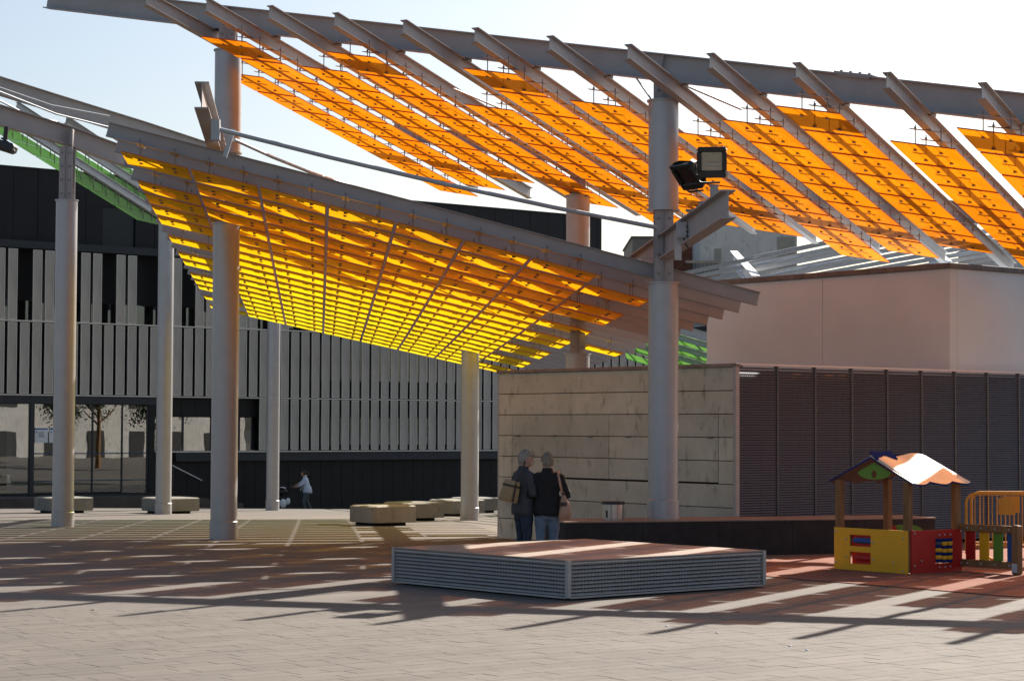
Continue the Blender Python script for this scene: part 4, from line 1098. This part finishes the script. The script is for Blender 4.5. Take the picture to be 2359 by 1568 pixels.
# yellow crowd barriers
def barrier(x0, d0, ang, label):
    b0 = at(x0, 1200, d0); b0.z = 0
    dx = V(math.cos(ang), math.sin(ang), 0); dn = V(-dx.y, dx.x, 0)
    t = thing('crowd_barrier', b0 + dx * 1.1, label, 'barrier', 'yellow crowd barriers by the playhouse')
    L = 2.3; r = .02
    P = lambda a, z: b0 + dx * a + V(0, 0, z)
    arc = [P(0, .14)] + [P(.14 - .14 * math.cos(f * math.pi / 16), .87 + .14 * math.sin(f * math.pi / 16)) for f in range(9)] + [P(L - .14 + .14 * math.sin(f * math.pi / 16), .87 + .14 * math.cos(f * math.pi / 16)) for f in range(9)] + [P(L, .14)]
    mb = MB(); mb.tube(arc, r, 10); mb.tube([P(0, .26), P(L, .26)], .017, 8); part('frame', mb, M['barrier'], t)
    n_ = 18
    for k in range(1, n_):
        m2 = MB(); m2.cyl(P(L * k / n_, .27), P(L * k / n_, 1.0), .008, 6); part('bar', m2, M['barrier'], t)
    m2 = MB(); m2.box(P(.60, .83), (.25, .012, .24), (dx, dn, Z)); part('plate', m2, M['barrier'], t)
    for a in (.25, L - .25):
        m2 = MB(); m2.tube([P(a, .26), P(a, .05), P(a, .02)], .018, 8); m2.tube([P(a, .02) - dn * .3, P(a, .05), P(a, .02) + dn * .3], .018, 8); part('foot', m2, M['barrier'], t)
    return t
barrier(2226, 30.4, .05, 'yellow crowd barrier with a blank plate behind the coloured fence')
barrier(2238, 31.2, .03, 'second yellow crowd barrier just behind the first one')

# ------------------------------------------------------------------ people
def remeshed(name, mb, voxel, smooth_it=3):
    me = mb.mesh(name + '_base'); ob = bpy.data.objects.new(name + '_base', me); col.objects.link(ob)
    md = ob.modifiers.new('r', 'REMESH'); md.mode = 'VOXEL'; md.voxel_size = voxel
    if smooth_it:
        m2 = ob.modifiers.new('s', 'SMOOTH'); m2.factor = .5; m2.iterations = smooth_it
    dg = bpy.context.evaluated_depsgraph_get(); dg.update()
    out = bpy.data.meshes.new_from_object(ob.evaluated_get(dg)); out.name = name
    bpy.data.objects.remove(ob, do_unlink=True)
    for p in out.polygons: p.use_smooth = True
    return out
def hand(mb, wrist, d, up, sd, curl=.5, s=1.0):
    """palm plus five curled fingers; d: along the forearm, up: back of the hand, sd: thumb side"""
    palm = wrist + d * .045 * s
    mb.tube([wrist, palm, wrist + d * .085 * s], [(.026 * s, .018 * s), (.037 * s, .017 * s), (.038 * s, .014 * s)], 10, ref=sd)
    for k, (o_, ln) in enumerate(((.027, .062), (.009, .07), (-.010, .066), (-.027, .052))):
        b = wrist + d * .082 * s + sd * (o_ * s)
        p1 = b + (d * math.cos(curl * .5) - up * math.sin(curl * .5)) * (ln * .5 * s)
        p2 = p1 + (d * math.cos(curl * 1.6) - up * math.sin(curl * 1.6)) * (ln * .5 * s)
        mb.tube([b, p1, p2], [.0095 * s, .009 * s, .007 * s], 6)
    b = wrist + d * .03 * s + sd * (.03 * s)
    mb.tube([b, b + (d * .6 + sd * .6 - up * .2).normalized() * .035 * s, b + (d * .9 + sd * .25 - up * .4).normalized() * .06 * s], [.012 * s, .0105 * s, .008 * s], 6)
def place(me, loc, rot):
    for v in me.vertices: v.co = rot @ v.co
    me.update()
def head_parts(mb, c, fwd, up=Z, s=1.0):
    sd = fwd.cross(up).normalized(); rot = Matrix((sd, fwd, up)).transposed()
    mb.ell(c, (.073 * s, .092 * s, .112 * s), 18, 14, 0, rot)
    mb.ell(c + fwd * .03 * s - up * .055 * s, (.055 * s, .062 * s, .062 * s), 14, 10, 0, rot)       # jaw
    mb.tube([c + fwd * .082 * s + up * .02 * s, c + fwd * .108 * s - up * .022 * s, c + fwd * .088 * s - up * .03 * s], [.010 * s, .015 * s, .012 * s], 8)  # nose
    mb.ell(c + fwd * .080 * s - up * .088 * s, (.025 * s, .016 * s, .017 * s), 8, 6, 0, rot)          # chin
    mb.ell(c + fwd * .086 * s - up * .056 * s, (.026 * s, .011 * s, .009 * s), 8, 6, 0, rot)          # mouth
    for q in (-1, 1):
        mb.ell(c + sd * (.074 * q * s) - fwd * .008 * s - up * .01 * s, (.010 * s, .020 * s, .032 * s), 8, 8, 0, rot)
    return sd
def hair_cap(c, fwd, rad, cover, seed, amp=.012, up=Z):
    """short uneven hair: shell of a scaled head with displaced tips"""
    sd = fwd.cross(up).normalized(); rot = Matrix((sd, fwd, up)).transposed(); mb = MB(); seg, rings = 44, 26
    vs, keep = [], []
    for i in range(rings + 1):
        th = math.pi * i / rings
        for k in range(seg):
            f = 2 * math.pi * k / seg
            n = V(math.sin(th) * math.cos(f), math.sin(th) * math.sin(f), math.cos(th))
            p = V(n.x * rad[0], n.y * rad[1], n.z * rad[2])
            a = amp * (noise.noise(p * 60 + V(seed, 0, 0)) * .7 + noise.noise(p * 140) * .6)
            p += n * a
            vs.append(c + rot @ p); keep.append(cover(n))
    fs = []
    for i in range(rings):
        for k in range(seg):
            q = (i * seg + k, (i + 1) * seg + k, (i + 1) * seg + (k + 1) % seg, i * seg + (k + 1) % seg)
            if all(keep[e] for e in q): fs.append(q)
    mb.poly(vs, fs, 0, True)
    rr_ = random.Random(int(seed * 10))
    for e in range(len(vs)):
        if keep[e] and (e % 2 == 0 or amp > .011):
            n = (vs[e] - c).normalized(); d_ = (n + V(rr_.uniform(-.6, .6), rr_.uniform(-.6, .6), rr_.uniform(-.7, .3))).normalized(); t_ = n.cross(V(rr_.random(), rr_.random(), 1)).normalized() * .0035
            p = vs[e] - n * .004; mb.poly([p - t_, p + t_, p + d_ * amp * rr_.uniform(.8, 1.9)], [(0, 1, 2)])
    return mb
def standing(loc, yaw, hs, headyaw, cols, label, arms, hem, hairm, stance=.0, seed=1, headtilt=0.0):
    """upright figure seen mostly from behind; local y is forward"""
    t = thing('person', loc, label, 'person', 'people standing on the plaza')
    rot = Matrix.Rotation(yaw, 3, 'Z'); mb = MB(); s = hs / 1.62
    def P(x, y, z): return rot @ V(x * s, y * s, z * s)
    sx = rot @ V(1, 0, 0)
    # trunk
    rings = [(.70, .150, .115, 0), (.78, .178, .130, -.01), (.88, .182, .132, -.012), (.98, .170, .118, 0), (1.08, .172, .118, .005), (1.18, .186, .122, .0), (1.27, .180, .112, -.008), (1.325, .135, .092, -.012), (1.36, .078, .070, -.008), (1.42, .056, .060, .006), (1.46, .054, .058, .014)]
    mb.tube([P(0, y, z) for (z, a, b, y) in rings], [(a * s, b * s) for (z, a, b, y) in rings], 20, ref=sx)
    for q in (-1, 1):
        mb.tube([P(.088 * q, -.005, .80), P(.09 * q, .0, .66), P(.093 * q, .012, .45), P(.095 * q, -.004, .28), P(.096 * q, -.012, .10), P(.096 * q, -.008, .05)], [.098 * s, .088 * s, .063 * s, .060 * s, .045 * s, .045 * s], 14, ref=sx)
        mb.tube([P(.096 * q, -.06, .035), P(.098 * q, .0, .042), P(.102 * q, .09, .032), P(.104 * q, .15, .022)], [(.036 * s, .034 * s), (.042 * s, .042 * s), (.044 * s, .030 * s), (.03 * s, .018 * s)], 12, ref=sx)
        el, wr = arms[q]
        sh = P(.172 * q, -.005, 1.275)
        mb.tube([P(.10 * q, -.005, 1.29), sh, P(*[(a * .5 + b * .5) for a, b in zip((.185 * q, -.005, 1.25), el)]), P(*el), P(*[(a * .5 + b * .5) for a, b in zip(el, wr)]), P(*wr)], [.070 * s, .074 * s, .062 * s, .052 * s, .046 * s, .036 * s], 12)
        d_ = (P(*wr) - P(*el)).normalized(); sd_ = d_.cross(Z).normalized() if abs(d_.z) < .95 else sx
        hand(mb, P(*wr), d_, sd_.cross(d_), sd_ * q, .7, s)
    hf = Matrix.Rotation(headyaw, 3, 'Z') @ V(0, 1, 0); hf = (hf + V(0, 0, headtilt)).normalized()
    up = (Z - hf * headtilt).normalized()
    hc = P(0, .02, 1.495)
    head_parts(mb, hc, hf, up, s)
    me = remeshed('body', mb, .0125, 3)
    for m_ in (M['skin'], cols[0], cols[1], M['shoe']): me.materials.append(m_)
    inv = rot.inverted()
    nr_ = [v.normal.copy() for v in me.vertices]
    for v, nn in zip(me.vertices, nr_):
        zl = v.co.z / s
        if .1 < zl < 1.34:
            q_ = v.co * 9; k_ = noise.noise(V(q_.x * 1.0, q_.y * 1.0, q_.z * 1.7 + seed * 3)) + .5 * noise.noise(V(q_.x * 2.3, q_.y * 2.3, q_.z * 4 + seed))
            v.co += nn * (k_ * .011 * (1.0 if zl > .72 else .7))
    for p in me.polygons:
        c = (inv @ p.center) / s
        hd = any((c - V(*arms[q][1])).length < .10 and (V(*arms[q][1]) - V(*arms[q][0])).normalized().dot(c - V(*arms[q][1])) > .0 for q in (-1, 1))
        if hd or c.z > 1.385: p.material_index = 0
        elif c.z < .075: p.material_index = 3
        elif c.z < .80 and abs(c.x) < .22: p.material_index = 2
        else: p.material_index = 1
    link('body', me, t, loc)
    # jacket skirt, hanging clear of the hips
    m2 = MB(); rr = [(1.02, .176, .126, 0), (.95, .184, .136, -.004), (.86, .196, .150, -.012), (.79, .200, .154, -.012), (hem, .200, .152, -.010), (hem + .004, .188, .142, -.01), (.80, .186, .14, -.01)]
    pts = [P(.004 * math.sin(k * 2.), y, z) for k, (z, a, b, y) in enumerate(rr)]
    m2.tube(pts, [(a * s, b * s) for (z, a, b, y) in rr], 28, ref=sx, cap=False)
    for k, v in enumerate(m2.v):
        f = (k % 28) / 28. * 2 * math.pi; zl = v.z / s
        if zl < .95: v += (inv.inverted() @ V(math.cos(f * 5 + seed), math.sin(f * 4), .6 * math.sin(f * 2 + seed))) * .006 * s
    m2v = m2.mesh('jacket_hem'); link('jacket_hem', m2v, t, loc, cols[0])
    m3 = MB(); m3.tube([P(0, -.012, 1.345), P(0, -.006, 1.375), P(0, -.002, 1.40)], [(.088 * s, .078 * s), (.078 * s, .072 * s), (.071 * s, .068 * s)], 22, ref=sx, cap=False); link('collar', m3.mesh('collar'), t, loc, cols[0])
    hb_ = hair_cap(hc + up * .004, hf, (.084 * s, .101 * s, .121 * s), lambda n: n.z > .30 or (n.y < .28 and n.z > -.62 and not (n.y > -.25 and n.z < -.05)) , seed, .014, up)
    hm = hb_.mesh('hair'); link('hair', hm, t, loc, hairm)
    m4 = MB(); sdv = hf.cross(up).normalized()
    for q in (-1, 1):
        m4.ell(hc + hf * .080 * s + sdv * (.032 * q * s) + up * .012 * s, (.014 * s, .010 * s, .008 * s), 8, 6)
    link('eyes', m4.mesh('eyes'), t, loc, M['ink'])
    return t, P, hc, hf, sdv
dP = 28.9
g1 = V((1208 - PW / 2) / PF * dP, dP, 0); g2_ = V((1262 - PW / 2) / PF * (dP - .12), dP - .12, 0)
t1, P1, h1c, h1f, h1s = standing(g1, R(-62), 1.635, R(-84), (M['jacket1'], M['jeans1']), 'grey-haired person in a grey jacket facing right with a straw bag',
    {-1: ((-.235, -.06, 1.02), (-.19, .12, .95)), 1: ((.23, .02, 1.02), (.13, .19, 1.0))}, .755, M['hair2'], seed=3)
t2, P2, h2c, h2f, h2s = standing(g2_, R(6), 1.605, R(22), (M['jacket2'], M['jeans2']), 'grey-haired person in a black jacket and blue jeans seen from behind',
    {-1: ((-.25, -.02, 1.02), (-.15, .17, .98)), 1: ((.285, -.05, 1.02), (.20, .16, .965))}, .775, M['hair'], seed=8)
m5 = MB(); p = g2_ + h2c + h2f * .085 - h2s * .0
m5.tube([g2_ + h2c - h2s * .078 - h2f * .01 + V(0, 0, .012), g2_ + h2c - h2s * .07 + h2f * .085 + V(0, 0, .012), g2_ + h2c + h2s * .07 + h2f * .09 + V(0, 0, .012), g2_ + h2c + h2s * .078 - h2f * .01 + V(0, 0, .012)], .004, 6); part('glasses', m5, M['rail'], t2)
m5 = MB(); e_ = g1 + h1c + h1s * .078 - h1f * .012 - V(0, 0, .052); m5.ell(e_, (.007, .007, .009), 8, 6); part('earring', m5, M['chrome'], t1)
# straw basket on the left person's shoulder
sb = at(1176, 1128, dP - .16)
bag = thing('straw_bag', sb, 'straw shoulder basket with dark brown straps behind the left person', 'bag')
tl = Matrix.Rotation(R(13), 3, 'Y')
def bp2(x, y, z): return sb + tl @ V(x, y, z)
mb = MB(); pr = [(-.165, .125, .055), (-.15, .135, .075), (-.02, .128, .085), (.10, .115, .075), (.135, .105, .05)]
mb.tube([bp2(0, 0, z) for z, a, b in pr], [(a, b) for z, a, b in pr], 22, ref=tl @ V(1, 0, 0)); part('basket', mb, M['straw'], bag)
mb = MB(); mb.tube([bp2(0, 0, z) for z in (.045, .075)], [(.127, .085), (.124, .083)], 22, ref=tl @ V(1, 0, 0), cap=False); part('band', mb, M['brown_strap'], bag)
mb = MB(); mb.tube([bp2(.055, -.084, .10), bp2(.06, -.094, .0), bp2(.065, -.088, -.15)], [(.014, .005)] * 3, 8, ref=tl @ V(1, 0, 0)); mb.tube([bp2(.05, -.07, .12), bp2(.10, -.05, .28), sb + V(.20, .02, .40)], [(.012, .006)] * 3, 8); part('strap', mb, M['brown_strap'], bag)
# leather shoulder bag on the right person
lb = at(1300, 1172, dP - .22)
lbag = thing('leather_bag', lb, 'tan leather shoulder bag hanging at the right person\'s side', 'bag')
mb = MB(); pr = [(-.15, .05, .04), (-.135, .085, .06), (-.05, .088, .072), (.05, .075, .06), (.13, .045, .035), (.19, .025, .018)]
mb.tube([lb + V(.012 * (z > -.1), 0, z) - V(.02 * (z > .1), 0, 0) for z, a, b in pr], [(a, b) for z, a, b in pr], 18, ref=V(1, 0, 0)); part('pouch', mb, M['leather'], lbag)
sh_ = g2_ + P2(.150, -.03, 1.34)
mb = MB(); mb.tube([lb + V(-.02, -.01, .17), at(1291, 1118, dP - .30), at(1286, 1092, dP - .28), sh_ + V(0, -.02, .02), sh_ + V(0, .09, -.03)], [(.012, .005), (.016, .005), (.016, .005), (.016, .006), (.014, .005)], 8, ref=V(1, 0, 0)); part('strap', mb, M['leather'], lbag)
mb = MB(); mb.tube([lb + V(-.02, -.02, .20), lb + V(-.02, -.02, .235)], [.022, .022], 10); mb.box(lb + V(-.02, -.068, .07), (.10, .012, .05), bev=.004); part('buckle', mb, M['brown_strap'], lbag)

# ------------------------------------------------------------------ woman with a pushchair on the lower street
dW = 77.0; wx = (709 - PW / 2) / PF * dW; W0 = V(wx, dW, -1.25)
wt = thing('person', W0, 'woman in a pale blue shirt and jeans pushing a pushchair', 'person')
mb = MB(); F_ = V(-1, 0, 0)                                             # she faces left
def Wp(f, s, z): return V(-f, -s, z)                                    # forward, to her right, up
mb.tube([Wp(-.03, 0, .74), Wp(-.035, 0, .84), Wp(-.01, 0, .96), Wp(.03, 0, 1.10), Wp(.055, 0, 1.24), Wp(.06, 0, 1.31), Wp(.065, 0, 1.345), Wp(.085, 0, 1.41)], [(.13, .155), (.15, .18), (.135, .165), (.125, .17), (.115, .18), (.09, .15), (.06, .07), (.05, .052)], 18, ref=V(1, 0, 0))
mb.tube([Wp(-.02, .08, .82), Wp(.10, .09, .46), Wp(.02, .09, .10)], [.095, .065, .045], 12); mb.tube([Wp(-.03, -.08, .82), Wp(.0, -.09, .46), Wp(-.16, -.09, .13)], [.095, .065, .045], 12)
mb.tube([Wp(-.02, .09, .05), Wp(.06, .09, .045), Wp(.17, .09, .03)], [.04, .042, .025], 10); mb.tube([Wp(-.20, -.09, .09), Wp(-.12, -.09, .06), Wp(-.03, -.09, .03)], [.038, .04, .025], 10)
for q in (-1, 1):
    mb.tube([Wp(.05, .10 * q, 1.28), Wp(.06, .175 * q, 1.26), Wp(.15 + .10 * (q < 0), .20 * q, 1.08 + .03 * (q < 0)), Wp(.36 + .12 * (q < 0), .17 * q, .98 + .02 * (q < 0))], [.065, .066, .052, .036], 12)
    hand(mb, Wp(.36 + .12 * (q < 0), .17 * q, .98 + .02 * (q < 0)), V(-.95, 0, -.1).normalized(), Z, V(0, q, 0), 1.0)
hc3 = Wp(.115, 0, 1.485); head_parts(mb, hc3, (F_ - Z * .05).normalized(), Z, .98)
me = remeshed('body', mb, .014, 3)
for m_ in (M['skin'], M['shirt'], M['jeans3'], M['shoe']): me.materials.append(m_)
for p in me.polygons:
    c = p.center; f = -c.x
    if c.z > 1.36 or (f > .30 and c.z > .85): p.material_index = 0
    elif c.z < .07: p.material_index = 3
    elif c.z < .84: p.material_index = 2
    else: p.material_index = 1
link('body', me, wt, W0)
hm = hair_cap(hc3, F_, (.083, .102, .122), lambda n: n.z > .35 or (n.y < .25 and n.z > -.55), 5, .010); hm.ell(hc3 - F_ * .14 + V(0, 0, .02), (.05, .04, .055), 12, 10); hm.tube([hc3 - F_ * .10, hc3 - F_ * .16 - V(0, 0, .03), hc3 - F_ * .15 - V(0, 0, .12)], [.03, .035, .008], 8)
link('hair', hm.mesh('hair'), wt, W0, M['brown_hair'])
m2 = MB(); m2.tube([Wp(-.02, 0, .99), Wp(-.03, 0, .86), Wp(-.025, 0, .77), Wp(-.02, 0, .775)], [(.145, .178), (.168, .20), (.172, .205), (.160, .19)], 20, ref=V(1, 0, 0), cap=False); link('shirt_tail', m2.mesh('shirt_tail'), wt, W0, M['shirt'])
m2 = MB(); m2.tube([Wp(.02, .0, 1.36), Wp(.07, 0, 1.375)], [(.07, .085), (.06, .075)], 14, ref=V(1, 0, 0), cap=False)
for q in (-1, 1): m2.tube([Wp(.12, .05 * q, 1.34), Wp(.17, .055 * q, 1.18), Wp(.16 + .03 * (q > 0), .06 * q, 1.0), Wp(.17 + .07 * (q > 0), .06 * q, .84)], [(.03, .012)] * 4, 8, ref=V(0, 1, 0))
link('scarf', m2.mesh('scarf'), wt, W0, M['scarf'])
S0 = W0 + V(-.98, 0, 0)
st_ = thing('pushchair', S0, 'black and white pushchair half hidden behind the slim column', 'pushchair')
def Sp(x, y, z): return S0 + V(x, y, z)
mb = MB()
for q in (-1, 1):
    y = .22 * q
    mb.tube([Sp(.50, y * .8, 1.0), Sp(.40, y, .92), Sp(.05, y, .52), Sp(-.34, y, .13)], .014, 8)
    mb.tube([Sp(.12, y, .60), Sp(.26, y, .16)], .014, 8); mb.tube([Sp(.26, y, .16), Sp(-.2, y, .28)], .011, 8)
mb.tube([Sp(.50, -.19, 1.0), Sp(.53, -.1, 1.02), Sp(.53, .1, 1.02), Sp(.50, .19, 1.0)], .016, 8); part('frame', mb, M['rail'], st_)
for (x, r_) in ((.27, .12), (-.35, .10)):
    for y in (-.24, .24):
        mb = MB()
        mb.tube([Sp(x + r_ * math.cos(a * math.pi / 10), y, -.0 + r_ + r_ * math.sin(a * math.pi / 10)) for a in range(21)], .022, 8, cap=False)
        wh = part('wheel', mb, M['black'], st_)
        m2 = MB(); m2.cyl(Sp(x, y - .02, r_), Sp(x, y + .02, r_), r_ * .55, 14); part('hub', m2, M['greybox'], wh)
mb = MB(); mb.tube([Sp(.16, 0, .78), Sp(.06, 0, .52), Sp(-.02, 0, .42), Sp(-.22, 0, .42), Sp(-.30, 0, .30)], [(.03, .18), (.05, .19), (.06, .19), (.05, .18), (.03, .16)], 12, ref=V(1, 0, 0)); part('seat', mb, M['black'], st_)
mb = MB(); mb.ell(Sp(.02, 0, .80), (.26, .21, .16), 16, 10); part('hood', mb, M['black'], st_)
mb = MB(); mb.tube([Sp(-.26, 0, .84), Sp(-.1, 0, .93), Sp(.08, 0, .965), Sp(.20, 0, .93)], [(.02, .19), (.018, .2), (.018, .2), (.02, .18)], 12, ref=V(0, 0, 1)); part('hood_trim', mb, M['scarf'], st_)
mb = MB(); mb.ell(Sp(.14, -.24, .38), (.13, .08, .17), 12, 8); mb.ell(Sp(-.20, -.22, .36), (.13, .07, .15), 12, 8); mb.ell(Sp(.32, -.22, .46), (.08, .06, .13), 12, 8); part('bags', mb, M['scarf'], st_)

# ------------------------------------------------------------------ street edge beyond the right of the frame (seen in the entrance glass)
def tree(x, y, h, label, seed):
    rt = random.Random(seed); t = thing('street_tree', V(x, y, -.9), label, 'tree', 'street trees reflected in the glass')
    mb = MB(); mb.tube([V(x, y, -1), V(x + .05, y, h * .3), V(x - .05, y + .05, h * .55), V(x, y, h * .85)], [.16, .12, .08, .02], 8)
    for k in range(7):
        a = rt.uniform(0, 6.28); z0 = h * rt.uniform(.3, .6); mb.tube([V(x, y, z0), V(x + math.cos(a) * h * .12, y + math.sin(a) * h * .12, z0 + h * .1), V(x + math.cos(a) * h * .22, y + math.sin(a) * h * .22, z0 + h * .22)], [.06, .04, .01], 6)
    part('trunk', mb, M['wood'], t)
    mb = MB()
    cl = [V(x + rt.gauss(0, h * .13), y + rt.gauss(0, h * .13), h * rt.uniform(.38, .98)) for k in range(26)]
    for k in range(5200):
        c = rt.choice(cl) + V(rt.gauss(0, .3), rt.gauss(0, .3), rt.gauss(0, .28)); a = V(rt.gauss(0, 1), rt.gauss(0, 1), rt.gauss(0, 1)).normalized(); b = a.cross(V(rt.random(), rt.random(), rt.random())).normalized()
        s_ = rt.uniform(.05, .10); mb.poly([c - a * s_, c + b * s_ * .6, c + a * s_, c - b * s_ * .6], [(0, 1, 2, 3)])
    part('crown', mb, M['leaf'], t)
M['leaf'] = mat('leaf', (.05, .085, .025), .6, 0, .3, 3)
for (x, y, h, l_, sd_) in ((27, 55.5, 6.5, 'tall slim street tree seen reflected in the middle entrance panes', 1), (25.5, 60, 5.0, 'small street tree seen reflected near the leftmost column', 2), (33, 50.5, 6.0, 'broad street tree seen reflected in the narrow side window', 3)): tree(x, y, h, l_, sd_)
fb_ = thing('street_house', V(50, 45, -1.25), 'pale house front seen only as a reflection in the entrance glass', 'house')
hn_ = V(-.5, .866, 0); ha_ = V(.866, .5, 0)
hc_ = V(48, 40, 0)
mb = MB(); mb.box(hc_ + V(0, 0, 3.6), (34, 8, 9.7), (ha_, hn_, Z)); part('wall', mb, M['beige'], fb_)
for k in range(9):
    for zz in (.6, 4.2):
        mb = MB(); mb.box(hc_ + ha_ * (-14 + k * 3.5) + hn_ * 4.02 + V(0, 0, zz), (1.3, .06, 1.9), (ha_, hn_, Z)); part('window', mb, M['rail'], fb_)

# small stones on the paving
for (x, y, l_) in ((1535.5, 1441.5, 'leftmost of the tiny pale stones on the sunlit paving'), (1651.5, 1456.7, 'second tiny pale stone from the left on the sunlit paving'), (1819.4, 1487.7, 'third tiny pale stone from the left on the sunlit paving'), (1858.6, 1496.4, 'rightmost of the tiny pale stones on the sunlit paving')):
    p = atz(x, y, .012); mb = MB(); mb.ell(p, (.016, .013, .011), 8, 6)
    solo('pebble', mb, M['poster'], l_, 'stone', p, 'stones on the front paving')
